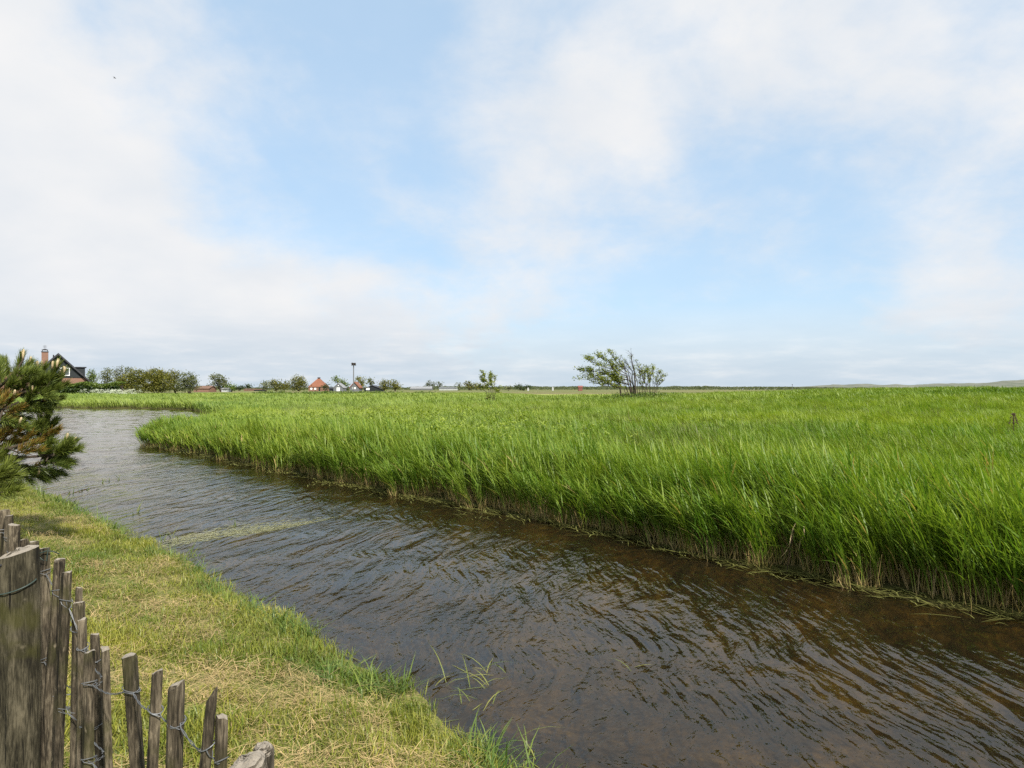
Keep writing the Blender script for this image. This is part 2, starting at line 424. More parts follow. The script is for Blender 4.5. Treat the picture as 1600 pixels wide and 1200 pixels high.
def build_water():
    # real wave relief: a fine grid trimmed to the water's outline
    gx = np.arange(-72, 16, .125); gy = np.arange(-9, 74, .125)
    X, Y = np.meshgrid(gx, gy)
    dd = poly_dist(X, Y, NEAR); dd = np.minimum(dd, poly_dist(X, Y, FAR)); keep = in_water(X, Y) | (dd < .5)
    wx = X + .8 * (fbm(X * .35, Y * .35, 81) - .5); wy = Y + .8 * (fbm(X * .35, Y * .35, 83) - .5)
    u = wx * math.cos(.15) - wy * math.sin(.15); v = wx * math.sin(.15) + wy * math.cos(.15)
    open_ = ss(9, 26, Y)
    sw = (fbm(u * 1.5, v * .45, 85, 2) - .5)
    ch = (fbm(u * .9 + v * .5, v * 2.2 - u * .3, 87, 2) - .5)
    Z = (.018 * (1 - open_) * sw + open_ * (.035 * sw + .055 * ch)) * np.clip(dd * 1.2, .15, 1)
    idm = -np.ones(X.shape, int); idm[keep] = np.arange(keep.sum())
    q = np.stack([idm[:-1, :-1].ravel(), idm[:-1, 1:].ravel(), idm[1:, 1:].ravel(), idm[1:, :-1].ravel()], 1)
    q = q[(q >= 0).all(1)]
    me = bpy.data.meshes.new('water')
    me.from_pydata(np.stack([X[keep], Y[keep], Z[keep]], 1).tolist(), [], q.tolist())
    me.polygons.foreach_set('use_smooth', [True] * len(me.polygons))
    m, nt = newmat('rippled_water')
    out = N(nt, 'ShaderNodeOutputMaterial')
    tc = N(nt, 'ShaderNodeTexCoord')
    # crest lines of the wind waves run away from the viewer and bend along the ditch
    warp = N(nt, 'ShaderNodeTexNoise'); warp.inputs['Scale'].default_value = .45; warp.inputs['Detail'].default_value = 2
    L(nt, tc.outputs['Object'], warp.inputs['Vector'])
    va = N(nt, 'ShaderNodeVectorMath', operation='SCALE'); va.inputs['Scale'].default_value = .9
    vs_ = N(nt, 'ShaderNodeVectorMath', operation='SUBTRACT'); vs_.inputs[1].default_value = (.5, .5, .5)
    L(nt, warp.outputs['Color'], vs_.inputs[0]); L(nt, vs_.outputs[0], va.inputs[0])
    ad = N(nt, 'ShaderNodeVectorMath', operation='ADD')
    L(nt, tc.outputs['Object'], ad.inputs[0]); L(nt, va.outputs[0], ad.inputs[1])
    def wav(rot, sc, sx, sy, det=2, rough=.5):
        mp = N(nt, 'ShaderNodeMapping'); mp.inputs['Rotation'].default_value = (0, 0, math.radians(rot))
        mp.inputs['Scale'].default_value = (1, 1, 1)
        L(nt, ad.outputs[0], mp.inputs[0])
        mq = N(nt, 'ShaderNodeMapping'); mq.inputs['Scale'].default_value = (sx, sy, 1)
        L(nt, mp.outputs[0], mq.inputs[0])
        n = N(nt, 'ShaderNodeTexNoise'); n.inputs['Scale'].default_value = sc; n.inputs['Detail'].default_value = det
        n.inputs['Roughness'].default_value = rough
        L(nt, mq.outputs[0], n.inputs['Vector'])
        return n.outputs['Fac']
    a = wav(9, 3.2, 1, .16)
    # sharp crests: ridge the noise
    r = math_n(nt, 'ABSOLUTE', math_n(nt, 'SUBTRACT', a, .5))
    r = math_n(nt, 'SUBTRACT', 1.0, math_n(nt, 'MULTIPLY', r, 3.0))
    b = wav(-2, 9, 1, .24, 2)
    c = wav(22, 26, 1, .40, 3)
    calm = N(nt, 'ShaderNodeSeparateXYZ'); L(nt, tc.outputs['Object'], calm.inputs[0])
    calm = smap(nt, calm.outputs['Y'], 6, 30, 1.5, .22)
    h = math_n(nt, 'ADD', math_n(nt, 'MULTIPLY', r, .026), math_n(nt, 'ADD', math_n(nt, 'MULTIPLY', b, .027), math_n(nt, 'MULTIPLY', c, .0085)))
    bp = N(nt, 'ShaderNodeBump'); bp.inputs['Strength'].default_value = 1.0; bp.inputs['Distance'].default_value = 1.0
    L(nt, math_n(nt, 'MULTIPLY', h, calm), bp.inputs['Height'])
    fr = N(nt, 'ShaderNodeFresnel'); fr.inputs['IOR'].default_value = 1.40
    L(nt, bp.outputs[0], fr.inputs['Normal'])
    gl = N(nt, 'ShaderNodeBsdfGlossy'); gl.inputs['Roughness'].default_value = .04; gl.inputs[0].default_value = (1, .965, .91, 1)
    L(nt, bp.outputs[0], gl.inputs['Normal'])
    re = N(nt, 'ShaderNodeBsdfTransparent'); re.inputs[0].default_value = (.62, .505, .285, 1)
    mx = N(nt, 'ShaderNodeMixShader')
    ff = N(nt, 'ShaderNodeFresnel'); ff.inputs['IOR'].default_value = 1.40
    fac = math_n(nt, 'ADD', math_n(nt, 'MULTIPLY', fr.outputs[0], .28), math_n(nt, 'MULTIPLY', ff.outputs[0], .72))
    df = N(nt, 'ShaderNodeBsdfDiffuse'); df.inputs[0].default_value = (.105, .088, .060, 1)
    body = N(nt, 'ShaderNodeMixShader'); body.inputs[0].default_value = .05
    L(nt, re.outputs[0], body.inputs[1]); L(nt, df.outputs[0], body.inputs[2])
    L(nt, fac, mx.inputs[0]); L(nt, body.outputs[0], mx.inputs[1]); L(nt, gl.outputs[0], mx.inputs[2])
    L(nt, mx.outputs[0], out.inputs[0])
    me.materials.append(m)
    o = bpy.data.objects.new('water', me); COL.objects.link(o)
    tag(o, 'wind rippled brown water of the ditch and pond', 'water', kind='structure')
build_water()

# ------------------------------------------------------------------ scatter (geometry nodes, one object per kind of ground cover)
def scatter(name, pts, rot, scl, idx, tint, protos, label, cat):
    n = len(pts)
    me = bpy.data.meshes.new(name)
    me.vertices.add(n); me.vertices.foreach_set('co', np.asarray(pts, np.float32).ravel())
    def at(nm, typ, arr, key='value'):
        a = me.attributes.new(nm, typ, 'POINT'); a.data.foreach_set(key, np.ascontiguousarray(arr).ravel())
    at('rot', 'FLOAT_VECTOR', np.asarray(rot, np.float32), 'vector')
    at('scl', 'FLOAT_VECTOR', np.asarray(scl, np.float32), 'vector')
    at('idx', 'INT', np.asarray(idx, np.int32))
    at('itint', 'FLOAT', np.asarray(tint, np.float32))
    o = bpy.data.objects.new(name, me); COL.objects.link(o)
    ng = bpy.data.node_groups.new(name + '_scatter', 'GeometryNodeTree')
    ng.interface.new_socket('Geometry', in_out='INPUT', socket_type='NodeSocketGeometry')
    ng.interface.new_socket('Geometry', in_out='OUTPUT', socket_type='NodeSocketGeometry')
    gi = ng.nodes.new('NodeGroupInput'); go = ng.nodes.new('NodeGroupOutput')
    iop = ng.nodes.new('GeometryNodeInstanceOnPoints')
    iop.inputs['Pick Instance'].default_value = True
    g2i = ng.nodes.new('GeometryNodeGeometryToInstance')
    for p in reversed(protos):
        oi = ng.nodes.new('GeometryNodeObjectInfo'); oi.inputs['Object'].default_value = p
        oi.inputs['As Instance'].default_value = False
        ng.links.new(oi.outputs['Geometry'], g2i.inputs[0])
    def na(nm, typ):
        a = ng.nodes.new('GeometryNodeInputNamedAttribute'); a.data_type = typ; a.inputs['Name'].default_value = nm
        return a.outputs[0]
    ng.links.new(gi.outputs[0], iop.inputs['Points'])
    ng.links.new(g2i.outputs[0], iop.inputs['Instance'])
    ng.links.new(na('idx', 'INT'), iop.inputs['Instance Index'])
    ng.links.new(na('rot', 'FLOAT_VECTOR'), iop.inputs['Rotation'])
    ng.links.new(na('scl', 'FLOAT_VECTOR'), iop.inputs['Scale'])
    ng.links.new(iop.outputs[0], go.inputs[0])
    md = o.modifiers.new('scatter', 'NODES'); md.node_group = ng
    tag(o, label, cat, kind='stuff')
    return o

def leaf_pts(base, az, el, ln, droop, nseg):
    """arching leaf: starts at elevation el, bends over"""
    pts = [base]; x, y, z = base; st = ln / nseg
    e = el
    for k in range(nseg):
        x += math.cos(e) * math.cos(az) * st; y += math.cos(e) * math.sin(az) * st; z += math.sin(e) * st
        pts.append((x, y, z)); e -= droop / nseg
    return pts

WPROF = {4: (.45, 1., .85, .5, .05), 3: (.5, 1., .7, .05), 2: (.9, .8, .05), 5: (.4, .9, 1., .8, .45, .04)}

def reed_proto(rad, nstem, nleaf, seg, lw, sw, dead, lean, t0=.30, deadl=.015):
    mb = MB()
    for s in range(nstem):
        a = random.uniform(0, 6.283); r = rad * math.sqrt(random.random())
        bx, by = r * math.cos(a), r * math.sin(a)
        H = random.uniform(.72, 1.0)
        ln = lean * random.uniform(.5, 1.4); ly = random.uniform(-.07, .07)
        def sp(t): return (bx - ln * t * t, by + ly * t * t, H * t * (1 - .12 * t))
        tn = random.uniform(.2, .8)
        ts = (0, .35, .7, 1.)
        sd = random.uniform(-.6, .6)
        mb.ribbon([sp(t) for t in ts], [sw, sw, sw * .8, sw * .3], (math.cos(sd), math.sin(sd), 0), tint=tn, hgt=[t for t in ts])
        for l in range(nleaf):
            t = t0 + (1 - t0) * (l + random.uniform(.1, .9)) / nleaf
            az = math.pi + random.gauss(0, .62)
            el = random.uniform(1.08, 1.47)
            L_ = random.uniform(.30, .52) * (1.1 - .2 * t)
            pts = leaf_pts(sp(t), az, el, L_, random.uniform(.2, .8) if random.random() < .8 else random.uniform(.8, 1.6), seg)
            w = lw * random.uniform(.7, 1.2)
            tw = random.uniform(-.5, .5)
            side = (-math.sin(az) * math.cos(tw), math.cos(az) * math.cos(tw), math.sin(tw))
            mb.ribbon(pts, [w * q for q in WPROF[seg]], side, tint=min(1, max(0, tn + random.uniform(-.45, .45))), hgt=[0.05] * len(pts) if random.random() < deadl else [max(t, p[2]) for p in pts])
    for s in range(dead):
        a = random.uniform(0, 6.283); r = rad * math.sqrt(random.random())
        bx, by = r * math.cos(a), r * math.sin(a); h = random.uniform(.15, .5)
        dx, dy = random.uniform(-.12, .12), random.uniform(-.12, .12)
        sd = random.uniform(-.6, .6)
        mb.ribbon([(bx, by, 0), (bx + dx * .5, by + dy * .5, h * .5), (bx + dx, by + dy, h)], [sw, sw, sw * .6], (math.cos(sd), math.sin(sd), 0), tint=random.random(), hgt=[0, 0, 0])
    return mb

def proto(mb, name, mat): return mb.build(name, mat, link=False)

reedA = [proto(reed_proto(.11, 6, 6, 5, .0150, .0065, 8, .17, .22), 'reed_clump', M['reed']) for _ in range(9)]
reedB = [proto(reed_proto(.22, 11, 6, 3, .020, .009, 3, .19, .20), 'reed_clump_wide', M['reed']) for _ in range(8)]
reedC = [proto(reed_proto(.45, 16, 3, 3, .045, .018, 0, .22), 'reed_clump_far', M['meadow']) for _ in range(7)]
meadB = [proto(reed_proto(.24, 20, 3, 3, .013, .007, 0, .26, .3, .45 if k == 0 else .04), 'meadow_clump', M['meadow']) for k in range(7)]

def herb_proto():
    mb = MB()
    for s in range(7):
        a = random.uniform(0, 6.283); r = .14 * math.sqrt(random.random())
        bx, by = r * math.cos(a), r * math.sin(a); H = random.uniform(.7, 1.0)
        lx, ly = random.uniform(-.2, .02), random.uniform(-.08, .08)
        mb.ribbon([(bx, by, 0), (bx + lx * .4, by + ly * .4, H * .5), (bx + lx, by + ly, H)], [.008, .007, .005], (1, 0, 0), tint=.2)
        for l in range(16):
            t = random.uniform(.4, 1.); az = random.uniform(0, 6.283)
            c = (bx + lx * t, by + ly * t, H * t)
            pts = leaf_pts(c, az, random.uniform(-.1, .9), random.uniform(.06, .13), random.uniform(.2, 1.), 2)
            mb.ribbon(pts, [.014, .045, .006], (-math.sin(az), math.cos(az), 0), tint=min(1, .25 + t * .6 + random.uniform(-.2, .2)))
    return mb
herbs = [proto(herb_proto(), 'herb_clump', M['herb']) for _ in range(5)]

def field_points(r0, r1, dens, a0=-47, a1=47):
    area = math.radians(a1 - a0) / 2 * (r1 * r1 - r0 * r0)
    n = int(area * dens)
    r = np.sqrt(rng.uniform(r0 * r0, r1 * r1, n)); a = np.radians(rng.uniform(a0, a1, n))
    return r * np.sin(a), r * np.cos(a)

def tint_field(x, y):
    t = .06 + .98 * fbm(x * .11, y * .17, 21) + .45 * (fbm(x * .7, y * .7, 22) - .5)
    t = t + .13 * ss(12, 40, y) - .25 * ss(28, 46, y) * ss(16, 30, x)
    return t

def reeds():
    P_, R_, S_, I_, T_ = [], [], [], [], []
    def push(x, y, z, d, protos_off, nprot, hs, tint, wig=.7, dry=False):
        n = len(x)
        P_.append(np.stack([x, y, z - .02], 1))
        R_.append(np.stack([rng.normal(0, .05, n), rng.normal(-.05, .06, n), rng.normal(0, wig, n)], 1))
        ws = .85 + .4 * rng.random(n)
        S_.append(np.stack([ws, ws, hs], 1))
        ii = rng.integers(0, nprot, n) + protos_off
        if dry: ii = np.where((fbm(x * .5, y * .5, 91) > .64) & (rng.random(n) < .7), 0, ii)
        I_.append(ii)
        T_.append(np.clip(tint + rng.normal(0, .10, n), 0, 1))
    # A: the near bank belt, leaf by leaf
    for (r0, r1, dens, off, nn) in ((4.5, 10, 56, 0, 9), (10, 17, 42, 0, 9), (17, 30, 19, 9, 8), (30, 46, 9, 9, 8)):
        x, y = field_points(r0, r1, dens)
        d, lawn = survey(x, y); z = ground_z(x, y, (d, lawn))
        dj = d + .25 * rng.random(len(x))
        belt = 1.8 + 2.5 * fbm(x * .35, y * .35, 31)
        k = (~lawn) & (dj > -.02) & ((d < belt) | (rng.random(len(x)) < .5)) & (d < 60)
        x, y, z, d, belt = x[k], y[k], z[k], d[k], belt[k]
        inn = ss(0, 1, (d - belt) / 1.5)
        hs = (1.02 - .22 * inn) * (.78 + .45 * fbm(x * .8, y * .8, 41)) * (.74 + .26 * ss(-.05, .5, d))
        hs = hs * .95 * (1 - .20 * ss(17, 25, y) * (1 - ss(-8, -2, x + .12 * (y - 25))))
        push(x, y, z, d, off, nn, hs * rng.uniform(.88, 1.1, len(x)), tint_field(x, y) - .13 * (1 - inn) - .02, .55)
    # farther field in coarser clumps
    for (r0, r1, dens) in ((46, 80, 3.6), (80, 132, 1.9)):
        x, y = field_points(r0, r1, dens)
        d, lawn = survey(x, y); z = ground_z(x, y, (d, lawn))
        k = (~lawn) & (d > .2)
        x, y, z, d = x[k], y[k], z[k], d[k]
        hs = .8 * (.7 + .6 * fbm(x * .2, y * .2, 41)) * (1 - .42 * ss(84, 100, y))
        k = (y < 78) | (x < 4) | (x > 70); x, y, z, d, hs = x[k], y[k], z[k], d[k], hs[k]
        push(x, y, z, d, 17, 7, hs, tint_field(x, y) + .05, .6)
    scatter('reeds', np.concatenate(P_), np.concatenate(R_), np.concatenate(S_), np.concatenate(I_), np.concatenate(T_), reedA + reedB + reedC,
            'tall green reed bed leaning in the wind beyond the ditch', 'reeds')
    # meadow grass between the reeds
    P_, R_, S_, I_, T_ = [], [], [], [], []
    for (r0, r1, dens) in ((8, 17, 26), (17, 30, 14), (30, 50, 7)):
        x, y = field_points(r0, r1, dens)
        d, lawn = survey(x, y); z = ground_z(x, y, (d, lawn))
        belt = 1.8 + 2.5 * fbm(x * .35, y * .35, 31)
        k = (~lawn) & (d > belt - .5)
        x, y, z, d = x[k], y[k], z[k], d[k]
        push(x, y, z, d, 0, 7, .72 * (.7 + .6 * fbm(x * .5, y * .5, 43)) * rng.uniform(.85, 1.15, len(x)), tint_field(x, y) + .08, .5, True)
    scatter('meadow_grass', np.concatenate(P_), np.concatenate(R_), np.concatenate(S_), np.concatenate(I_), np.concatenate(T_), meadB,
            'lighter wind combed grass in the field behind the reeds', 'grass')
    # yellow-green herbs
    x, y = field_points(9, 34, 16, -35, 20)
    d, lawn = survey(x, y); z = ground_z(x, y, (d, lawn))
    m = np.exp(-((x + 2.2) / 2.6) ** 2 - ((y - 15.5) / 2.6) ** 2) * 1.4 + .35 * (fbm(x * .3, y * .3, 55) > .66) + np.exp(-((x + 5.5) / 4) ** 2 - ((y - 23) / 4) ** 2) * .5
    k = (~lawn) & (d > 1.6) & (rng.random(len(x)) < m)
    x, y, z, d = x[k], y[k], z[k], d[k]
    P_, R_, S_, I_, T_ = [], [], [], [], []
    push(x, y, z, d, 0, 5, 1.0 * rng.uniform(.85, 1.12, len(x)), .55 + 0 * x, 3.)
    scatter('yellow_herbs', P_[0], R_[0], S_[0], I_[0], T_[0], herbs, 'yellow green leafy herbs growing in patches among the reeds', 'herbs')
reeds()

def lawn_proto(nb, rad, h0, h1, w, flat=False):
    mb = MB()
    for b in range(nb):
        a = random.uniform(0, 6.283); r = rad * math.sqrt(random.random())
        base = (r * math.cos(a), r * math.sin(a), random.uniform(.012, .05) if flat else 0)
        az = random.uniform(0, 6.283)
        if flat:
            pts = leaf_pts(base, az, random.uniform(-.15, .35), random.uniform(h0, h1), random.uniform(0, .7), 2)
        else:
            pts = leaf_pts(base, az, random.uniform(.7, 1.5), random.uniform(h0, h1), random.uniform(.2, 1.5), 3)
        ww = w * random.uniform(.6, 1.3)
        mb.ribbon(pts, [ww * q for q in WPROF[len(pts) - 1]], (-math.sin(az), math.cos(az), 0), tint=random.random(), hgt=[min(1, p[2] / .05) for p in pts])
    return mb
lawnP = [proto(lawn_proto(64, .12, .025, .085, .0048), 'lawn_clump', M['lawn']) for _ in range(7)]
hayP = [proto(lawn_proto(24, .13, .03, .15, .0032, True), 'hay_clump', M['hay']) for _ in range(7)]
shoreP = [proto(lawn_proto(16, .07, .12, .34, .007), 'shore_clump', M['shore']) for _ in range(6)]

def lawn():
    def band(dens_f, cond, hs_f, tint_f, protos, name, label, cat, zoff=0.):
        P_, R_, S_, I_, T_ = [], [], [], [], []
        for (r0, r1, dens) in dens_f:
            x, y = field_points(r0, r1, dens, -62, 25)
            d, lw = survey(x, y); z = ground_z(x, y, (d, lw))
            k = lw & cond(x, y, d)
            x, y, z, d = x[k], y[k], z[k], d[k]; n = len(x)
            if not n: continue
            s = hs_f(x, y, d) * rng.uniform(.75, 1.25, n)
            P_.append(np.stack([x, y, z + zoff], 1)); R_.append(np.stack([rng.normal(0, .08, n), rng.normal(0, .08, n), rng.uniform(0, 6.28, n)], 1))
            w = (1 + .02 * r0) * rng.uniform(.85, 1.2, n)
            S_.append(np.stack([w, w, s], 1)); I_.append(rng.integers(0, len(protos), n)); T_.append(np.clip(tint_f(x, y, d) + rng.normal(0, .13, n), 0, 1))
        scatter(name, np.concatenate(P_), np.concatenate(R_), np.concatenate(S_), np.concatenate(I_), np.concatenate(T_), protos, label, cat)
    hay_map = lambda x, y: fbm(x * 1.1, y * 1.5, 61)
    band(((1.0, 6, 130), (6, 12, 80), (12, 26, 40)), lambda x, y, d: (d > -.11) & (rng.random(len(x)) > .55 * (hay_map(x, y) > .56)),
         lambda x, y, d: .40 + 1.25 * fbm(x * 2.6, y * 2.6, 63) + .35 * np.exp(-(d / .35) ** 2),
         lambda x, y, d: -.25 + 1.45 * fbm(x * 1.1, y * 1.1, 65), lawnP, 'lawn_grass', 'short mown grass on the near bank', 'grass')
    band(((1.0, 6, 105), (6, 12, 60), (12, 26, 26)), lambda x, y, d: (d > .12) & (rng.random(len(x)) < ss(.44, .58, hay_map(x, y)) + .14),
         lambda x, y, d: .9 + 0 * x, lambda x, y, d: .12 + .8 * fbm(x * 2.2, y * 2.2, 67), hayP, 'cut_grass', 'dry cut grass clippings strewn over the near bank', 'cut grass', .005)
    band(((2.5, 10, 110), (10, 26, 50)), lambda x, y, d: (np.abs(d - .04) < .15) & (fbm(x * 2.2, y * 2.2, 71) > .43), lambda x, y, d: .32 + .6 * rng.random(len(x)) ** 1.5,
         lambda x, y, d: .4 + 0 * x, shoreP, 'shore_grass', 'longer grass tufts along the near waterline', 'grass')
lawn()

# floating plant bits along the reed edge, pale weed streak, emergent shoots
def along(line, s):
    seg = []; tot = 0
    for a, b in zip(line[:-1], line[1:]):
        l = math.hypot(b[0] - a[0], b[1] - a[1]); seg.append((tot, l, a, b)); tot += l
    s *= tot
    for t0, l, a, b in seg:
        if s <= t0 + l:
            f = (s - t0) / l
            return a[0] + f * (b[0] - a[0]), a[1] + f * (b[1] - a[1]), math.atan2(b[1] - a[1], b[0] - a[0])
    return b[0], b[1], 0

def flat_bit(mb, x, y, az, ln, w, tint, z=.006, curl=.0):
    pts = []; e = az
    px, py = x, y
    for k in range(4):
        pts.append((px, py, z + (curl * random.random() if k in (1, 2) else 0)))
        px += math.cos(e) * ln / 3; py += math.sin(e) * ln / 3; e += random.uniform(-.25, .25)
    m = az + math.pi / 2
    mb.ribbon(pts, [w * .6, w, w * .8, w * .2], (math.cos(m), math.sin(m), 0), tint=tint)

edge = [(-12.6, 23.8), (-10.2, 21.7), (-6.8, 18.0), (-4.36, 15.4), (-1.8, 12.65), (0, 11.0), (1.35, 9.5), (2.33, 8.2), (3.36, 7.1), (4.1, 6.35), (4.6, 5.9), (6.5, 4.1)]
mb = MB()
for i in range(5200):
    s = random.random() ** .75
    x, y, az = along(edge, s)
    cl = float(fbm(np.array([x * .9]), np.array([y * .9]), 77)[0])
    off = abs(random.gauss(0, .16 + .55 * max(0, cl - .45))) - .06
    nx, ny = -math.sin(az + math.pi), math.cos(az + math.pi)
    x += nx * off + random.gauss(0, .05); y += ny * off
    far_ = 1 + .05 * y
    flat_bit(mb, x, y, az + random.gauss(0, .5) + (math.pi if random.random() < .5 else 0), random.uniform(.05, .34) * (1 if random.random() < .3 else .5) * far_, random.uniform(.005, .014) * far_, min(1, random.random() ** 1.3), random.uniform(.004, .03), .02)
tag(mb.build('floating_plant_debris', M['float']), 'olive strands and dead leaves floating along the foot of the reeds', 'debris', kind='stuff')

mb = MB()
for i in range(1500):
    t = random.random(); u = random.gauss(0, 1)
    x0, y0 = -4.55 + 1.5 * t, 9.0 + 1.05 * t
    u *= 1.45; x = x0 + u * .10; y = y0 + u * .28 * (1.15 - .6 * t)
    flat_bit(mb, x, y, .65 + random.gauss(0, .35), random.uniform(.03, .13), random.uniform(.004, .012), random.random(), .005)
for i in range(260):
    x0, y0, _ = P(random.gauss(150, 45), 0, random.uniform(12.5, 16))
    flat_bit(mb, x0, y0, random.uniform(0, 3), random.uniform(.04, .15), .012, random.random() * .6, .005)
tag(mb.build('pale_water_weed', M['pale_float']), 'pale yellow weed drifting in a streak on the water', 'water weed', kind='stuff')

mb = MB()
def shoot(x, y, h, n=3, lean=.3):
    for k in range(n):
        az = random.uniform(0, 6.28)
        pts = leaf_pts((x + random.gauss(0, .03), y + random.gauss(0, .03), -.05), az, random.uniform(1.2 - lean, 1.5), h * random.uniform(.6, 1.1), random.uniform(.1, 1.), 3)
        w = .010 * (1 + .03 * y)
        mb.ribbon(pts, [w * q for q in WPROF[3]], (-math.sin(az), math.cos(az), 0) if random.random() < .4 else (1, 0, 0), tint=random.random() * .6)
for (px, py, h) in ((110, 772, .2), (130, 768, .15), (170, 752, .22), (186, 750, .25), (180, 757, .12), (218, 800, .3), (205, 805, .15), (268, 840, .25), (258, 845, .3), (275, 842, .2), (365, 822, .18), (362, 812, .12), (100, 785, .3), (92, 778, .2), (160, 755, .2), (140, 765, .12), (300, 868, .25), (310, 872, .2)):
    d = F * 2.0 / (py - HOR); x, y, _ = P(px, 0, d); shoot(x, y, h)
# reed stalks lying bent on the water, lower middle
for (px, py, n) in ((760, 1055, 7), (748, 1075, 6), (690, 1070, 3), (730, 1105, 4), (765, 1100, 2), (620, 1075, 3), (655, 1095, 4), (690, 1130, 2), (720, 1140, 2), (755, 1165, 3), (790, 1175, 3), (820, 1190, 3), (640, 1085, 1), (985, 1045, 2), (560, 1040, 2)):
    d = F * 2.0 / (py - HOR); x, y, _ = P(px, 0, d)
    for k in range(n):
        az = random.uniform(-.6, 3.6)
        pts = leaf_pts((x + random.gauss(0, .06), y + random.gauss(0, .05), 0), az, random.uniform(.1, 1.0), random.uniform(.12, .36), random.uniform(.4, 1.5), 4)
        pts = [(a, b, max(c, .004)) for a, b, c in pts]
        mb.ribbon(pts, [.0075 * q for q in WPROF[4]], (-math.sin(az), math.cos(az), 0), tint=random.uniform(.2, 1))
tag(mb.build('water_reed_shoots', leafmat('young_reed_shoot', (.06, .11, .02), (.34, .33, .08), inst=False)), 'thin young reed shoots standing in the water by the near bank', 'reed shoots', kind='stuff')

# ------------------------------------------------------------------ fence
def hewn(base, top, w, dpt, sides=7, seg=9, slant=0., twist=0.):
    """a cleft, roughly hewn stake from base to top"""
    mb = MB(); vs = []; fs = []
    ph = [random.uniform(-.22, .22) for _ in range(sides)]
    rr = [random.uniform(.78, 1.12) for _ in range(sides)]
    b = Vector(base); t = Vector(top)
    sx, sy = random.uniform(-.012, .012), random.uniform(-.012, .012)
    for i in range(seg + 1):
        f = i / seg if i < seg - 1 else (.993 if i == seg - 1 else 1.0)
        c = b.lerp(t, f) + Vector((sx, sy, 0)) * math.sin(f * math.pi * random.uniform(.9, 1.1))
        for q in range(sides):
            an = 2 * math.pi * (q + ph[q]) / sides + twist * f
            r = rr[q] * (1 + random.uniform(-.05, .05)) * (1 - .06 * f) * (.90 if i == seg else 1)
            x = math.cos(an) * r * w / 2; y = math.sin(an) * r * dpt / 2
            z = (slant * x / (w / 2) + random.uniform(-.003, .003)) if i >= seg - 1 else 0
            vs.append((c.x + x, c.y + y, c.z + z))
    for i in range(seg):
        for q in range(sides):
            q2 = (q + 1) % sides
            fs.append((i * sides + q, i * sides + q2, (i + 1) * sides + q2, (i + 1) * sides + q))
    n = len(vs)
    tc = [sum(vs[seg * sides + q][k] for q in range(sides)) / sides for k in range(3)]
    vs.append((tc[0], tc[1], tc[2] + .002))
    for q in range(sides):
        fs.append((seg * sides + q, seg * sides + (q + 1) % sides, n))
    mb.add(vs, fs)
    return mb

def line_depth(px):
    """depth where the column px crosses the fence line"""
    k = (px - 800) / F
    # fence line through (-.485,1.146) and (-2.04,2.76)
    mslope = (2.76 - 1.146) / (-2.04 + .485)
    c = 1.146 + mslope * .485
    return c / (1 - mslope * k)

fence = empty('paling_fence', (-1.2, 1.9, gxyz(-1.2, 1.9)))
tag(fence, 'weathered chestnut paling fence wired to rough round posts at the lawn edge', 'fence')
FO = Vector(fence.location)
def local(mb):
    mb.v = [(x - FO.x, y - FO.y, z - FO.z) for x, y, z in mb.v]; return mb
PALES = [  # px top, py top, px at y=1200, width px, extra depth, slant
    (-60, 792, -62, 17, 0, .0), (-34, 806, -30, 16, 0, .006), (-14, 790, -10, 20, 0, -.005),
    (5, 797, 4, 20, .10, .004), (15, 806, 14, 14, .02, .002), (22, 819, 19, 17, -.06, -.004), (36, 843, 34, 16, .12, .003), (52, 846, 50, 15, .18, .0),
    (70, 857, 64, 17, .12, .003), (94, 873, 70, 18, .0, -.003), (105, 894, 93, 18, -.05, .003), (124.5, 918, 128, 12, .22, .0),
    (122, 941, 114, 18, .06, .003), (129, 967, 133, 16, .0, .002), (148, 991, 155, 16, .12, .002), (140, 1018, 141, 21, -.10, .004),
    (163.5, 1011, 169, 14, .02, .001), (202.5, 1024, 212, 24, .0, .003), (246, 1049, 239, 21, -.02, .005), (277, 1067, 275, 25, .02, .006),
    (332.5, 1083, 321, 20, .0, .016), (345, 1120, 346, 19, .03, -.003)]
pale_pts = []
for (px, py, pb, w, dd, sl) in PALES:
    d = line_depth(px) + dd
    tx, ty, tz = P(px, py, d)
    dz = (1200 - py) / F * d            # slope measured down to the picture's bottom edge
    bx = (pb - 800) / F * d
    lean = (bx - tx) / dz
    gz = gxyz(tx, ty) - .06
    base = (tx + lean * (tz - gz), ty + random.uniform(-.02, .02), gz)
    wm = w / F * d * 1.05
    o = local(hewn(base, (tx, ty, tz), wm, wm * random.uniform(.7, .95), 7, 10, sl, random.uniform(-.25, .25))).build('pale', M['wood'], fence)
    pale_pts.append((Vector(base), Vector((tx, ty, tz)), wm))

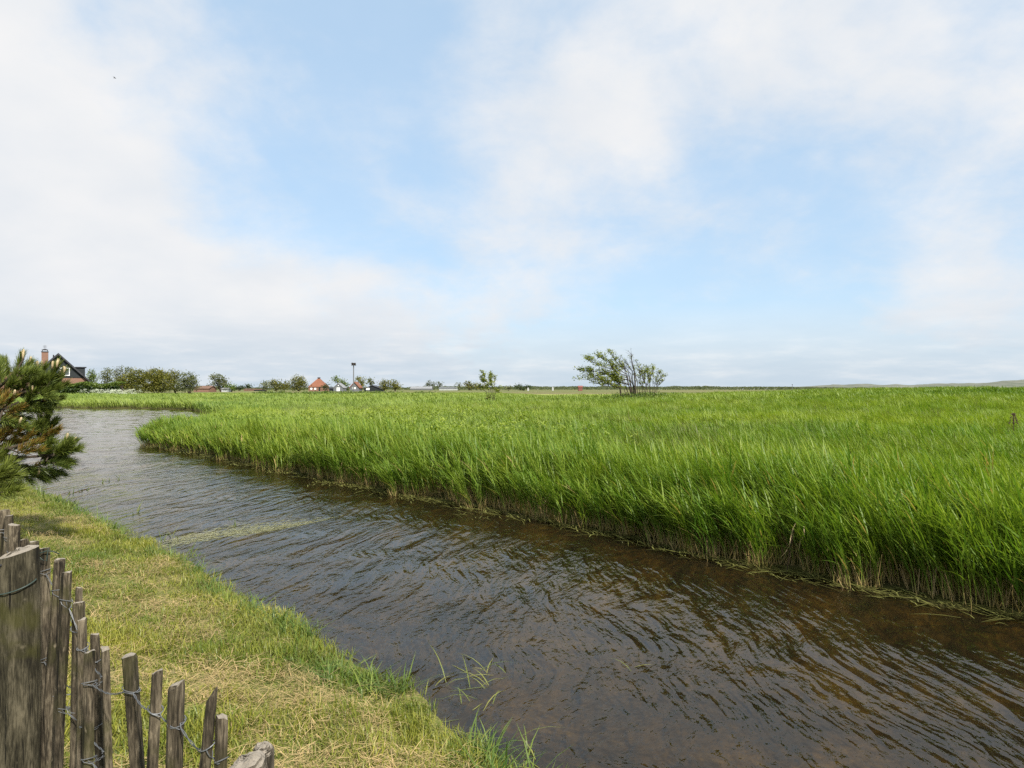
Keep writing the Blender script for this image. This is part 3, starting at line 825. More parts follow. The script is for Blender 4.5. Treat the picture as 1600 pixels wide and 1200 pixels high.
# big round post with mossy top
d = 2.02
tx, ty, tz = P(30, 862, d)
gz = gxyz(tx, ty)
def round_post(c, r, h0, h1, sides=26, seg=22, tilt=(0, 0), rough=.05, topfun=None):
    mb = MB(); vs = []; fs = []
    prof = [1 + .06 * math.sin(3 * q / sides * 6.28 + 1.3) + .025 * math.sin(7 * q / sides * 6.28) + random.uniform(-.012, .012) for q in range(sides)]
    prof[4] *= .93; prof[19] *= .94
    for i in range(seg + 1):
        f = i / seg; z = h0 + (h1 - h0) * f
        for q in range(sides):
            an = 2 * math.pi * q / sides
            rr_ = r * prof[q] * (1.03 - .06 * f) * (1 + random.uniform(-rough, rough) * .25)
            if i == seg: rr_ *= .965
            x = c[0] + math.cos(an) * rr_ + tilt[0] * (z - h1); y = c[1] + math.sin(an) * rr_ + tilt[1] * (z - h1)
            zz = z + (topfun(math.cos(an), math.sin(an)) if topfun and i >= seg - 1 else 0)
            vs.append((x, y, zz))
    for i in range(seg):
        for q in range(sides):
            q2 = (q + 1) % sides
            fs.append((i * sides + q, i * sides + q2, (i + 1) * sides + q2, (i + 1) * sides + q))
    # top in rings
    b0 = seg * sides
    prev = b0
    for k, sc in enumerate((.7, .4)):
        st = len(vs)
        for q in range(sides):
            an = 2 * math.pi * q / sides
            x, y, z = vs[b0 + q]
            vs.append((c[0] + (x - c[0]) * sc, c[1] + (y - c[1]) * sc, h1 + (topfun(math.cos(an) * sc, math.sin(an) * sc) if topfun else 0) + random.uniform(-.004, .005) + .004))
        for q in range(sides):
            q2 = (q + 1) % sides
            fs.append((prev + q, prev + q2, st + q2, st + q))
        prev = st
    st = len(vs); vs.append((c[0], c[1], h1 + .005))
    for q in range(sides): fs.append((prev + q, prev + (q + 1) % sides, st))
    mb.add(vs, fs); return mb
o = local(round_post((tx, ty), 0.052, gz - .1, tz, topfun=lambda a, b: .012 * a + .006 * b)).build('post', M['post_wood'], fence, smooth=False)
tag(o, 'thick round post with yellow lichen and a flat weathered top')
# a nail hole
nail_c = (tx - .018, ty - .0575, tz - .028)
# rotten split post, near corner
dS = 1.10
sx_, sy_, sz_ = P(396, 1172, dS)
mbS = MB()
def lump(mb, c, r, hz, seed, sides=18, rings=9, down=.0):
    vs = []; fs = []
    for i in range(rings + 1):
        f = i / rings
        el = math.pi / 2 * f
        for q in range(sides):
            an = 2 * math.pi * q / sides
            nn = float(fbm(np.array([math.cos(an) * 1.7 + seed + 5]), np.array([math.sin(an) * 1.7 + f * 2.3 + 5]), int(seed), 4)[0]) - .5
            rr_ = r * (math.cos(el) ** .55 + 1e-3) * (1 + .5 * nn)
            vs.append((c[0] + math.cos(an) * rr_, c[1] + math.sin(an) * rr_, c[2] + hz * math.sin(el) + .5 * r * nn * (f > .05)))
    for q in range(sides):
        x, y, z = vs[q]; vs.append((x, y, c[2] - down))
    base = (rings + 1) * sides
    for i in range(rings):
        for q in range(sides):
            q2 = (q + 1) % sides
            fs.append((i * sides + q, i * sides + q2, (i + 1) * sides + q2, (i + 1) * sides + q))
    for q in range(sides):
        q2 = (q + 1) % sides
        fs.append((base + q, base + q2, q2, q))
    mb.add(vs, fs)
gzS = gxyz(sx_, sy_) - .08
a1 = P(386, 1204, dS); a2 = P(411, 1180, dS + .045)
lump(mbS, a1, .030, .022, 3, down=a1[2] - gzS)
lump(mbS, a2, .0185, .020, 8, down=a2[2] - gzS)
o = local(mbS).build('post', M['split_wood'], fence, smooth=False)
tag(o, 'rotten pale grey post with a split knobbly top')

# wire: two twisted strands, wrapped round every pale, in three rows
order = sorted(range(len(pale_pts)), key=lambda i: -pale_pts[i][1].y)
def at_z(i, z):
    b, t, w = pale_pts[i]
    z = min(z, t.z - .075) if z > 1.3 else z
    f = (z - b.z) / (t.z - b.z)
    return b.lerp(t, f), w
for row, z0 in enumerate((1.392, 1.085, .72)):
    mbW = MB()
    for a, b in zip(order[:-1], order[1:]):
        pa, wa = at_z(a, z0 + .010 * math.sin(a * 2.1)); pb, wb = at_z(b, z0 + .010 * math.sin(b * 2.1))
        dv = pb - pa; dl = dv.length
        sag = Vector((0, 0, -.012 - .05 * max(0, dl - .1)))
        nseg = max(8, int(dl / .008))
        for ph in (0, math.pi):
            pts = []
            for k in range(nseg + 1):
                f = k / nseg
                c = pa.lerp(pb, f) + sag * math.sin(math.pi * f)
                opn = math.exp(-(f * dl / (wa * .5)) ** 4), math.exp(-((1 - f) * dl / (wb * .5)) ** 4)
                amp = .0014 + max(opn[0] * wa, opn[1] * wb) * .40
                big = max(opn)
                ang = ph + k * .75
                side = Vector((-dv.y, dv.x, 0)); side.normalize()
                if big > .4:
                    off = side * amp * math.cos(ph)
                else:
                    off = side * amp * math.cos(ang) + Vector((0, 0, 1)) * amp * math.sin(ang)
                pts.append(c + off)
            mbW.tube(pts, .00095, 5)
    for i in order:     # loop around each pale
        p, w = at_z(i, z0 + .010 * math.sin(i * 2.1))
        for kk in (0,):
            pts = []
            for q in range(15):
                an = 2 * math.pi * q / 14
                pts.append((p.x + math.cos(an) * w * .515, p.y + math.sin(an) * w * .46, p.z + .004 * kk + .006 * math.sin(an + i)))
            mbW.tube(pts, .00115, 5, cap=False)
    local(mbW).build('wire', M['wire'], fence)
mbW = MB(); pts = []
for q in range(40):
    an = math.radians(200 + 150 * q / 39)
    pts.append((tx + math.cos(an) * .057, ty + math.sin(an) * .057, tz - .115 + .035 * (q / 39) ** 2))
p8, w8 = at_z(8, tz - .075)
pts += [(p8.x - .01, p8.y - w8 * .6, tz - .078), (p8.x + w8 * .55, p8.y - w8 * .5, tz - .068), (p8.x + w8 * .75, p8.y, tz - .075), (p8.x + w8 * .8, p8.y + .03, tz - .09)]
mbW.tube(pts, .0019, 6)
pts = [(p8.x - .008, p8.y - w8 * .6, tz - .08), (p8.x + .012, p8.y - w8 * .75, tz - .095), (p8.x + w8 * .6, p8.y - w8 * .6, tz - .102), (p8.x + w8 * .62, p8.y - w8 * .4, tz - .06)]
mbW.tube(pts, .0014, 5)
local(mbW).build('tie_wire', M['green_wire'], fence)
mbW = MB()
mbW.tube([(nail_c[0], nail_c[1] + .012, nail_c[2]), nail_c], [.0035, .0035], 8)
local(mbW).build('nail', M['dark_steel'], fence)

# ------------------------------------------------------------------ pine at the left edge
def needles(mb, a, b, nl, n, tlo, thi, w=.0048):
    a = Vector(a); b = Vector(b); ax = b - a; ln = ax.length; ax.normalize()
    u = ax.cross(Vector((0, 1, .2))); u.normalize(); v = ax.cross(u)
    for k in range(n):
        f = random.random() ** .8
        an = random.uniform(0, 6.283)
        rd = u * math.cos(an) + v * math.sin(an)
        sp = random.uniform(.35, .95) * (1.15 - .5 * f)
        dr = (ax * math.cos(sp) + rd * math.sin(sp)); dr.z += .12; dr.normalize()
        l = nl * random.uniform(.7, 1.15)
        p0 = a + ax * ln * f; p1 = p0 + dr * l * .55; p2 = p0 + dr * l + Vector((0, 0, .006))
        sd = dr.cross(Vector((random.gauss(0, 1), random.gauss(0, 1), random.gauss(0, 1)))); sd.normalize()
        mb.ribbon([p0, p1, p2], [w, w * .9, w * .25], sd, tint=random.uniform(tlo, thi))

PD = 7.6
pine = empty('pine_tree', (-6.5, PD, gxyz(-6.5, PD)))
tag(pine, 'bushy young pine with pale upright candles at the left edge', 'tree')
PO = Vector(pine.location)
def plocal(mb):
    mb.v = [(p[0] - PO.x, p[1] - PO.y, p[2] - PO.z) for p in mb.v]; return mb
TX = -6.5
mb = MB()
mb.tube([(TX, PD, PO.z - .1), (TX + .03, PD, 1.0), (TX - .02, PD + .03, 1.9), (TX + .02, PD, 2.6), (TX, PD, 3.1)], [.085, .075, .055, .03, .012], 9)
plocal(mb).build('trunk', M['bark'], pine)
# branch groups: (path px/py, shoots (px0,py0,px1,py1,kind,candles), depth offset)
BR = [
    ([(-105, 640), (-40, 628), (0, 610), (24, 578), (34, 560)], [(22, 590, 34, 556, 'g', 3), (12, 590, 8, 566, 'g', 0), (28, 588, 46, 568, 'g', 1), (2, 600, -4, 572, 'g', 0), (16, 606, 26, 584, 'g', 0), (-20, 620, -16, 590, 'g', 1), (4, 612, 22, 598, 'g', 0), (30, 582, 52, 580, 'g', 0), (-6, 600, 10, 580, 'g', 0)], -.1),
    ([(-105, 655), (-30, 632), (20, 606), (46, 604), (56, 582)], [(48, 608, 58, 574, 'g', 2), (50, 606, 72, 590, 'g', 0), (36, 610, 42, 586, 'g', 0), (54, 600, 66, 580, 'g', 1), (40, 612, 60, 606, 'g', 0), (20, 614, 34, 600, 'g', 0), (46, 612, 76, 612, 'g', 0), (28, 616, 48, 618, 'g', 0)], .1),
    ([(-105, 665), (0, 630), (45, 612), (70, 606), (84, 592)], [(74, 604, 90, 570, 'g', 4), (76, 606, 98, 582, 'g', 2), (80, 604, 92, 590, 'g', 1), (62, 612, 90, 606, 'g', 0), (70, 610, 104, 600, 'g', 0), (60, 614, 82, 622, 'g', 0), (56, 608, 66, 594, 'g', 0), (66, 606, 80, 588, 'g', 0)], 0),
    ([(-105, 675), (0, 652), (40, 630), (70, 624), (86, 618)], [(66, 626, 90, 604, 'b', 1), (62, 628, 96, 622, 'g', 0), (50, 630, 84, 634, 'g', 0), (40, 634, 50, 612, 'g', 1), (30, 640, 62, 644, 'g', 0), (20, 645, 40, 634, 'g', 0), (44, 634, 74, 642, 'g', 0), (10, 648, 44, 654, 'g', 0)], .15),
    ([(-105, 670), (-20, 650), (10, 640), (28, 628)], [(2, 642, 22, 620, 'b', 1), (-8, 640, 10, 618, 'b', 0), (8, 645, 34, 636, 'b', 0), (-10, 650, 22, 656, 'b', 0), (0, 655, 30, 662, 'g', 1), (-16, 640, -4, 616, 'b', 1), (4, 660, 40, 668, 'g', 0)], -.2),
    ([(-105, 690), (-20, 685), (30, 690), (60, 676), (74, 656)], [(60, 680, 74, 650, 'g', 2), (58, 682, 62, 656, 'g', 0), (64, 678, 86, 660, 'g', 0), (62, 684, 92, 670, 'b', 0), (46, 690, 70, 682, 'g', 0), (70, 680, 88, 676, 'b', 0), (40, 686, 52, 668, 'g', 0), (50, 690, 84, 690, 'g', 0)], .05),
    ([(-105, 705), (0, 712), (40, 714), (75, 712), (104, 698)], [(84, 710, 104, 688, 'g', 1), (90, 708, 117, 690, 'g', 1), (92, 712, 124, 700, 'g', 0), (80, 716, 112, 722, 'g', 0), (70, 716, 96, 708, 'g', 0), (64, 718, 84, 700, 'g', 0), (92, 706, 108, 696, 'g', 0), (60, 714, 76, 696, 'g', 0), (72, 720, 106, 730, 'd', 0)], .0),
    ([(-105, 700), (-20, 705), (20, 700), (46, 690)], [(20, 704, 50, 678, 'b', 0), (26, 706, 60, 690, 'b', 0), (12, 700, 32, 672, 'b', 0), (2, 690, 22, 664, 'b', 1), (-8, 684, 14, 660, 'b', 0), (30, 708, 64, 702, 'b', 0), (-5, 700, 24, 690, 'b', 0), (-14, 695, 4, 676, 'b', 0), (0, 670, 34, 680, 'b', 0), (10, 690, 44, 692, 'b', 0)], -.25),
    ([(-105, 715), (0, 716), (30, 726), (62, 732), (84, 736)], [(60, 732, 92, 738, 'd', 0), (50, 730, 76, 722, 'b', 0), (44, 732, 74, 748, 'd', 0), (30, 728, 60, 742, 'd', 1), (20, 726, 46, 750, 'd', 0), (10, 722, 30, 744, 'd', 0), (62, 726, 82, 718, 'g', 0), (54, 736, 84, 746, 'd', 0), (0, 722, 34, 716, 'g', 0)], .1),
    ([(-105, 740), (-40, 742), (-10, 745), (10, 735)], [(-12, 748, 16, 726, 'l', 0), (-14, 755, 22, 742, 'l', 0), (-18, 762, 24, 758, 'l', 0), (-16, 735, 8, 706, 'l', 0), (-24, 745, -6, 715, 'l', 0), (-20, 768, 10, 770, 'l', 0), (-20, 755, 4, 735, 'l', 0), (-5, 770, 30, 766, 'l', 0)], -.35),
]
for path, shoots, off in BR:
    dp = PD + off
    pts = []
    for k, (px, py) in enumerate(path):
        x, y, z = P(px, py, dp)
        if k == 0: x, y = TX, PD
        pts.append((x, y + .06 * math.sin(k * 2.2), z))
    mbb = MB(); mbb.tube(pts, [.030, .022, .016, .012, .008][:len(pts)], 7)
    shoots = shoots + [(a + random.uniform(-9, 9), b + random.uniform(-8, 8), c + random.uniform(-9, 9), e + random.uniform(-8, 8), kd, 0) for (a, b, c, e, kd, _n) in shoots if kd in 'gd' and random.random() < .65 and not (c > 72 and e < 625)]
    mn = MB(); mo = MB(); cands = []
    for (x0, y0, x1, y1, kind, nc) in shoots:
        dd = dp + random.uniform(-.18, .18)
        a = P(x0, y0, dd); b = P(x1, y1, dd + random.uniform(-.08, .08))
        # side twig joining the shoot to its branch
        near_ = min(pts, key=lambda q: (q[0] - a[0]) ** 2 + (q[2] - a[2]) ** 2 + (q[1] - a[1]) ** 2)
        mbb.tube([near_, a, tuple((Vector(a) + Vector(b)) * .5)], [.010, .007, .004], 5)
        if kind == 'b': needles(mo, a, b, .085, 210, 0., .9); needles(mn, a, b, .09, 80, .2, .7)
        elif kind == 'd': needles(mn, a, b, .105, 260, 0., .5)
        elif kind == 'l': needles(mn, a, b, .15, 240, .45, 1.)
        else: needles(mn, a, b, .10, 300, .05, .85)
        for c in range(nc):
            ax = Vector(b) - Vector(a); ax.normalize()
            root = Vector(b) + Vector((random.uniform(-.05, .05), random.uniform(-.05, .05), random.uniform(-.03, .0)))
            if c == 0: root = Vector(b)
            up = (ax * .35 + Vector((random.uniform(-.08, .08), 0, 1))).normalized()
            hl = random.uniform(.055, .085)
            mc = MB(); cands.append(mc)
            mc.tube([root - up * .02, root + up * hl * .5, root + up * hl * .85, root + up * hl], [.011, .0125, .012, .006], 8)
    bo = plocal(mbb).build('branch', M['bark'], pine)
    if mn.v: plocal(mn).build('needles', M['needle'], bo)
    if mo.v: plocal(mo).build('old_needles', M['old_needle'], bo)
    for mc in cands: plocal(mc).build('candle', M['candle'], bo, smooth=True)
# the far side of the same crown, outside the frame
for k in range(9):
    an = math.radians(random.uniform(95, 265)); z0 = .8 + .26 * k
    ln = 1.15 - .09 * k
    tip = (TX + math.cos(an) * ln, PD + math.sin(an) * ln, z0 + .25)
    mbb = MB(); mbb.tube([(TX, PD, z0), ((TX + tip[0]) / 2, (PD + tip[1]) / 2, z0 + .05), tip], [.028, .018, .008], 6)
    mn = MB()
    for s in range(7):
        f = random.uniform(.4, 1.)
        a = (TX + math.cos(an) * ln * f, PD + math.sin(an) * ln * f, z0 + .2 * f)
        b = (a[0] + math.cos(an) * .12 + random.uniform(-.2, .2), a[1] + math.sin(an) * .12 + random.uniform(-.2, .2), a[2] + random.uniform(.05, .22))
        needles(mn, a, b, .10, 150, .05, .8)
    bo = plocal(mbb).build('branch', M['bark'], pine)
    plocal(mn).build('needles', M['needle'], bo)

# ------------------------------------------------------------------ trees and bushes far off
def crown_mesh(mb, blobs, d, dens, leaf, seed, flat=.8, gap=.35):
    """blobs: (px, py, rx px, ry px). leaf clumps spread over lumpy ellipsoids"""
    r_ = random.Random(seed)
    for (px, py, rx, ry) in blobs:
        cx, cy, cz = P(px, py, d)
        rx = rx / F * d; rz = ry / F * d; ryy = rx * flat
        ncl = max(14, int(dens * (rx * rz) / (leaf * leaf) * 4.0))
        for c in range(ncl):
            u = r_.uniform(-1, 1); a = r_.uniform(0, 6.283); q = math.sqrt(1 - u * u)
            rr_ = r_.uniform(.35, 1.0) ** .6 * r_.uniform(.84, 1.04)
            ccx, ccy, ccz = cx + q * math.cos(a) * rx * rr_, cy + q * math.sin(a) * ryy * rr_, cz + u * rz * rr_
            tn = r_.uniform(.1, .9) ** 1.1
            s = leaf * r_.uniform(1.0, 2.6)
            for k in range(9):
                x = ccx + r_.gauss(0, s * .6); y = ccy + r_.gauss(0, s * .6); z = ccz + r_.gauss(0, s * .42)
                l = leaf * r_.uniform(.55, 1.25)
                n = Vector((r_.gauss(0, 1), r_.gauss(0, 1), r_.gauss(0, 1) + .5)); n.normalize()
                t = n.cross(Vector((r_.gauss(0, 1), r_.gauss(0, 1), r_.gauss(0, 1)))); t.normalize(); b = n.cross(t)
                p = Vector((x, y, z))
                mb.add([tuple(p - t * l * .5), tuple(p + b * l * .28), tuple(p + t * l * .5), tuple(p - b * l * .28)], [(0, 1, 2, 3)], tint=min(1, max(0, tn + r_.uniform(-.2, .2))))

def tree(name, label, cat, d, blobs, mat, base=None, dens=1., leaf=None, trunk_px=1.5, twigs=0, group=None, seed=None):
    seed = seed or hash(label) % 1000 if False else (sum(ord(c) for c in label) % 997)
    r_ = random.Random(seed)
    leaf = leaf or max(.10, d * .0022)
    bx = base if base is not None else sum(b[0] for b in blobs) / len(blobs)
    X0 = (bx - 800) / F * d
    gz = gxyz(X0, d)
    o = empty(name, (X0, d, gz)); tag(o, label, cat, group)
    O = Vector((X0, d, gz))
    mt = MB()
    fork = None
    for (px, py, rx, ry) in blobs:
        c = Vector(P(px, py, d)); tr = trunk_px / F * d * .5
        mid = Vector(((X0 * .55 + c.x * .45), d + r_.uniform(-.3, .3), gz + (c.z - gz) * .45))
        top = c + Vector((0, 0, ry / F * d * .55))
        mt.tube([(X0, d, gz - .2), mid, c, top], [tr, tr * .75, tr * .45, tr * .12], 6)
        for k in range(5):
            a = r_.uniform(0, 6.283)
            e = c + Vector((math.cos(a) * rx / F * d * .9, math.sin(a) * rx / F * d * .6, r_.uniform(-.5, .95) * ry / F * d))
            st = mid.lerp(c, r_.uniform(.2, 1.))
            mt.tube([st, st.lerp(e, .55) + Vector((0, 0, -.05 * (e - st).length)), e], [tr * .4, tr * .25, tr * .06], 4)
        for k in range(twigs):
            e0 = c + Vector((r_.uniform(-.8, .8) * rx / F * d, 0, .7 * ry / F * d))
            e = e0 + Vector((r_.uniform(-.5, .2), 0, 1)) * (ry / F * d * r_.uniform(.35, .7))
            mt.tube([c, e0, e], [tr * .3, tr * .22, tr * .05], 4)
    mt.v = [(v[0] - O.x, v[1] - O.y, v[2] - O.z) for v in mt.v]
    mt.build('trunk', M['bark'], o)
    mc = MB(); crown_mesh(mc, blobs, d, dens, leaf, seed)
    mc.v = [(v[0] - O.x, v[1] - O.y, v[2] - O.z) for v in mc.v]
    mc.build('crown', mat, o)
    return o

G1 = 'trees and bushes around the black gabled house'
tree('hedge_tree', 'slim green tree just right of the black gabled house', 'tree', 128, [(144, 583, 5, 7), (147, 592, 6, 8), (141, 592, 4, 7)], M['leaf_green'], group=G1, twigs=2)
tree('garden_tree', 'round grey green tree rising behind the left end of the thicket', 'tree', 124, [(167, 584, 8, 8), (165, 594, 9, 9)], M['leaf_grey'], group=G1)
tree('garden_tree', 'thin see-through tree behind the middle of the thicket', 'tree', 126, [(181, 580, 7, 6), (192, 580, 8, 7), (187, 591, 12, 9)], M['leaf_grey'], dens=.6, group=G1, twigs=2)
tree('garden_tree', 'small thin tree top showing above the thicket crest', 'tree', 127, [(204, 580, 5, 6), (206, 590, 7, 8)], M['leaf_grey'], dens=.7, group=G1, twigs=2)
tree('thicket_bush', 'broad olive bush at the left end of the thicket beside the hedge', 'bush', 104, [(200, 596, 18, 12), (186, 602, 14, 10), (216, 588, 16, 11), (214, 603, 20, 11)], M['leaf_olive'], group=G1, dens=1.3)
tree('thicket_bush', 'tall dense olive bush in the middle of the thicket', 'bush', 106, [(242, 586, 20, 11), (234, 596, 22, 14), (256, 594, 18, 13), (248, 605, 22, 9)], M['leaf_olive'], group=G1, dens=1.35, twigs=4)
tree('thicket_bush', 'wind bent open bush with showing branches right of the dense thicket', 'bush', 103, [(272, 584, 11, 6), (268, 594, 14, 11), (276, 603, 14, 9)], M['leaf_olive'], group=G1, dens=.85, twigs=3, base=274)
tree('thicket_bush', 'low rounded grey green bush at the right end of the thicket', 'bush', 102, [(292, 590, 11, 9), (288, 602, 14, 11), (301, 596, 9, 9), (303, 605, 8, 6)], M['leaf_grey'], group=G1, dens=1.1)

def leaf_box(name, label, px0, px1, py0, py1, d, mat, n, leaf, depth=1.6):
    x0 = (px0 - 800) / F * d; x1 = (px1 - 800) / F * d
    gz = gxyz((x0 + x1) / 2, d); zt = CAM_H + (HOR - py0) / F * d
    mb = MB(); r_ = random.Random(3)
    O = Vector(((x0 + x1) / 2, d, gz))
    for k in range(n):
        x = r_.uniform(x0, x1); f = r_.random()
        y, z = r_.choice(((d - depth / 2, gz + f * (zt - gz)), (d - depth / 2 + f * depth, zt), (d - depth / 2, gz + f * (zt - gz))))
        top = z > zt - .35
        z += .18 * math.sin(x * 1.3) * (z - gz) / (zt - gz) + r_.gauss(0, .07); y += r_.gauss(0, .16)
        l = leaf * r_.uniform(.6, 1.4)
        nrm = Vector((r_.gauss(0, 1), r_.gauss(0, 1) - .6, r_.gauss(0, 1) + .5)).normalized()
        t = nrm.cross(Vector((r_.gauss(0, 1), r_.gauss(0, 1), r_.gauss(0, 1)))).normalized(); b = nrm.cross(t)
        p = Vector((x, y, z)) - O
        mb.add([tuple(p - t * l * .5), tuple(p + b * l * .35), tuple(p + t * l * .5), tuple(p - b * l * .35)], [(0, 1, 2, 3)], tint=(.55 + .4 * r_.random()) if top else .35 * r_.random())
    mc = MB()
    mc.box((0, 0, (zt - gz) * .45), (x1 - x0 - .5, depth * .6, (zt - gz) * .9 - .1))
    o = empty(name, O); tag(o, label, 'hedge')
    mb.build('foliage', mat, o)
    mc.build('branch_core', M['bark'], o)
leaf_box('garden_hedge', 'dark clipped hedge with a light green top in front of the black gabled house', 84, 192, 600, 620, 99, M['leaf_hedge'], 9000, .24)

# cow parsley along the hedge foot
mb = MB(); r_ = random.Random(5)
for k in range(170):
    px = r_.triangular(120, 226, 185); d = r_.uniform(93, 97)
    x = (px - 800) / F * d; gz = gxyz(x, d); h = r_.uniform(.55, 1.15)
    mb.ribbon([(x, d, gz), (x + r_.gauss(0, .05), d, gz + h)], [.03, .02], (1, 0, 0), tint=.1)
    for q in range(4):
        l = r_.uniform(.03, .08); c = (x + r_.gauss(0, .12), d + r_.gauss(0, .1), gz + h + r_.gauss(0, .05))
        mb.add([(c[0] - l, c[1], c[2]), (c[0], c[1] - l * .6, c[2] - .02), (c[0] + l, c[1], c[2] + .02), (c[0], c[1] + l * .6, c[2] + .05)], [(0, 1, 2, 3)], tint=r_.uniform(.5, 1.))
tag(mb.build('cow_parsley', M['parsley']), 'white cow parsley flowering along the foot of the hedge', 'cow parsley', kind='stuff')

# farm trees
G2 = 'trees around the distant farms'
tree('lone_tree', 'tall wind shaped tree standing apart left of the farm', 'tree', 350, [(342, 591, 8, 7), (340, 600, 8, 8), (350, 598, 7, 8), (356, 603, 5, 5), (333, 588, 3.4, 4)], M['leaf_grey'], group=G2, dens=1.1, base=345)
tree('small_bush', 'small bright bush at the right foot of the lone tree', 'bush', 345, [(360, 604, 5, 4), (364, 606, 4, 3)], M['leaf_green'], group=G2)
tree('small_bush', 'little dark bush at the left foot of the lone tree', 'bush', 348, [(328, 604, 4, 4)], M['leaf_dark'], group=G2)
tree('far_tree', 'tiny dark tree above the low brown barns', 'tree', 520, [(387, 604, 3.4, 4), (389, 607, 3, 3)], M['leaf_dark'], group=G2)
tree('far_tree', 'pair of low dark trees between the lone tree and the brown barns', 'tree', 520, [(370, 606, 4, 3), (378, 605.5, 4, 3.2)], M['leaf_dark'], group=G2)
tree('farm_bush', 'low round bush at the left end of the farm', 'bush', 430, [(415, 602, 7, 7)], M['leaf_grey'], group=G2, dens=1.3)
tree('farm_bush', 'olive bush second from the left end of the farm', 'bush', 435, [(428, 599, 8, 7), (434, 603, 8, 6)], M['leaf_olive'], group=G2, dens=1.3)
tree('farm_bush', 'low olive bush against the big round farm tree', 'bush', 432, [(444, 602, 9, 6.5)], M['leaf_olive'], group=G2, dens=1.3)
tree('farm_tree', 'big round olive tree left of the orange pyramid roof', 'tree', 440, [(466, 595, 11, 8), (460, 602, 9, 7), (473, 602, 8, 7)], M['leaf_olive'], group=G2, dens=1.3, twigs=2)
tree('farm_bush', 'small dark bush at the right corner of the orange pyramid roof', 'bush', 430, [(508, 605, 7, 4.5)], M['leaf_dark'], group=G2)
tree('farm_tree', 'sloping tree behind the grey gabled shed', 'tree', 470, [(525, 593, 5, 5.5), (533, 597, 6, 6), (540, 602, 5, 5)], M['leaf_green'], group=G2, dens=1.1)
tree('farm_bush', 'dark bush between the grey shed and the small orange house', 'bush', 425, [(541, 606, 4, 3.5)], M['leaf_dark'], group=G2)
tree('farm_tree', 'leafy tree just right of the nest pole', 'tree', 460, [(564, 594, 7, 6), (566, 600, 5, 6)], M['leaf_olive'], group=G2)
tree('farm_tree', 'slender thin tree above the dark barn', 'tree', 465, [(578, 595, 3, 3.4), (581, 599, 2.4, 4)], M['leaf_grey'], group=G2, dens=.8)
tree('farm_bush', 'round olive tree right of the dark barn', 'tree', 430, [(602, 600, 8, 6.5), (600, 605, 7, 4)], M['leaf_olive'], group=G2, dens=1.3)
tree('farm_bush', 'round olive tree at the right end of the farm', 'tree', 432, [(615, 601, 8, 6.5), (620, 605, 7, 4)], M['leaf_olive'], group=G2, dens=1.3)
G3 = 'trees along the far horizon'
tree('horizon_tree', 'first tree poking above the long grey shed roof', 'tree', 800, [(669, 600.5, 4.5, 3.6)], M['leaf_far'], group=G3)
tree('horizon_tree', 'second smaller tree beside it above the grey shed', 'tree', 800, [(676, 601, 3, 3.6)], M['leaf_far'], group=G3)
tree('horizon_tree', 'tree standing between the grey shed and the white shed', 'tree', 800, [(687, 601, 4, 3.6)], M['leaf_far'], group=G3)
tree('horizon_tree', 'small tree at the right end of the white shed', 'tree', 640, [(718, 603, 4, 4)], M['leaf_grey'], group=G3)
tree('horizon_tree', 'taller round tree left of the young willow', 'tree', 600, [(731, 600, 6, 5), (735, 604, 6, 4)], M['leaf_olive'], group=G3, dens=1.2)
tree('horizon_tree', 'low wide bush behind the young willow', 'bush', 600, [(746, 603.5, 9, 4), (757, 604, 6, 3)], M['leaf_olive'], group=G3, dens=1.2)
tree('horizon_tree', 'pale low bush right of the young willow', 'bush', 520, [(795, 606, 7, 3)], M['leaf_grey'], group=G3)
tree('horizon_tree', 'dark flat bush in the middle of the far tree line', 'bush', 540, [(813, 605, 9, 4), (823, 605, 6, 3.6)], M['leaf_dark'], group=G3, dens=1.2)

# far woodland band: one mass of foliage along the horizon
mb = MB(); r_ = random.Random(9)
for k in range(30000):
    px = r_.uniform(-400, 1420)
    d = r_.uniform(900, 1250)
    top = 3.4 + 2.4 * float(vnoise(np.array([px * .055]), np.array([1.5]), 3)[0]) + 1.5 * float(vnoise(np.array([px * .21]), np.array([7.5]), 4)[0])
    if px > 1100: top *= max(.35, 1 - (px - 1100) / 600)
    if px < 640: top *= .72
    x = (px - 800) / F * d; z = r_.random() ** .7 * top * (.75 + .3 * (d - 900) / 350)
    l = r_.uniform(.8, 1.7)
    t = Vector((r_.gauss(0, 1), r_.gauss(0, .4), r_.gauss(0, .6))).normalized(); b = Vector((0, 1, 0)).cross(t).normalized()
    p = Vector((x, d, z))
    mb.add([tuple(p - t * l), tuple(p + b * l * .5), tuple(p + t * l), tuple(p - b * l * .5)], [(0, 1, 2, 3)], tint=r_.random())
tag(mb.build('distant_woods', M['leaf_far']), 'low dark line of far woods along the horizon', 'woods', kind='stuff')

# windswept tree
WD = 60.0
def limb(mb, p0, p1, r0, r1, bow, n=6, jit=.02):
    a = Vector(p0); b = Vector(p1); pts = []; rad = []
    ln = (b - a).length
    for k in range(n + 1):
        f = k / n
        q = a.lerp(b, f) + Vector((0, 0, -bow * ln * math.sin(math.pi * f)))
        if 0 < k < n: q += Vector((random.gauss(0, jit), random.gauss(0, jit), random.gauss(0, jit))) * ln * .4
        pts.append(q); rad.append(r0 + (r1 - r0) * f)
    mb.tube(pts, rad, 5); return pts

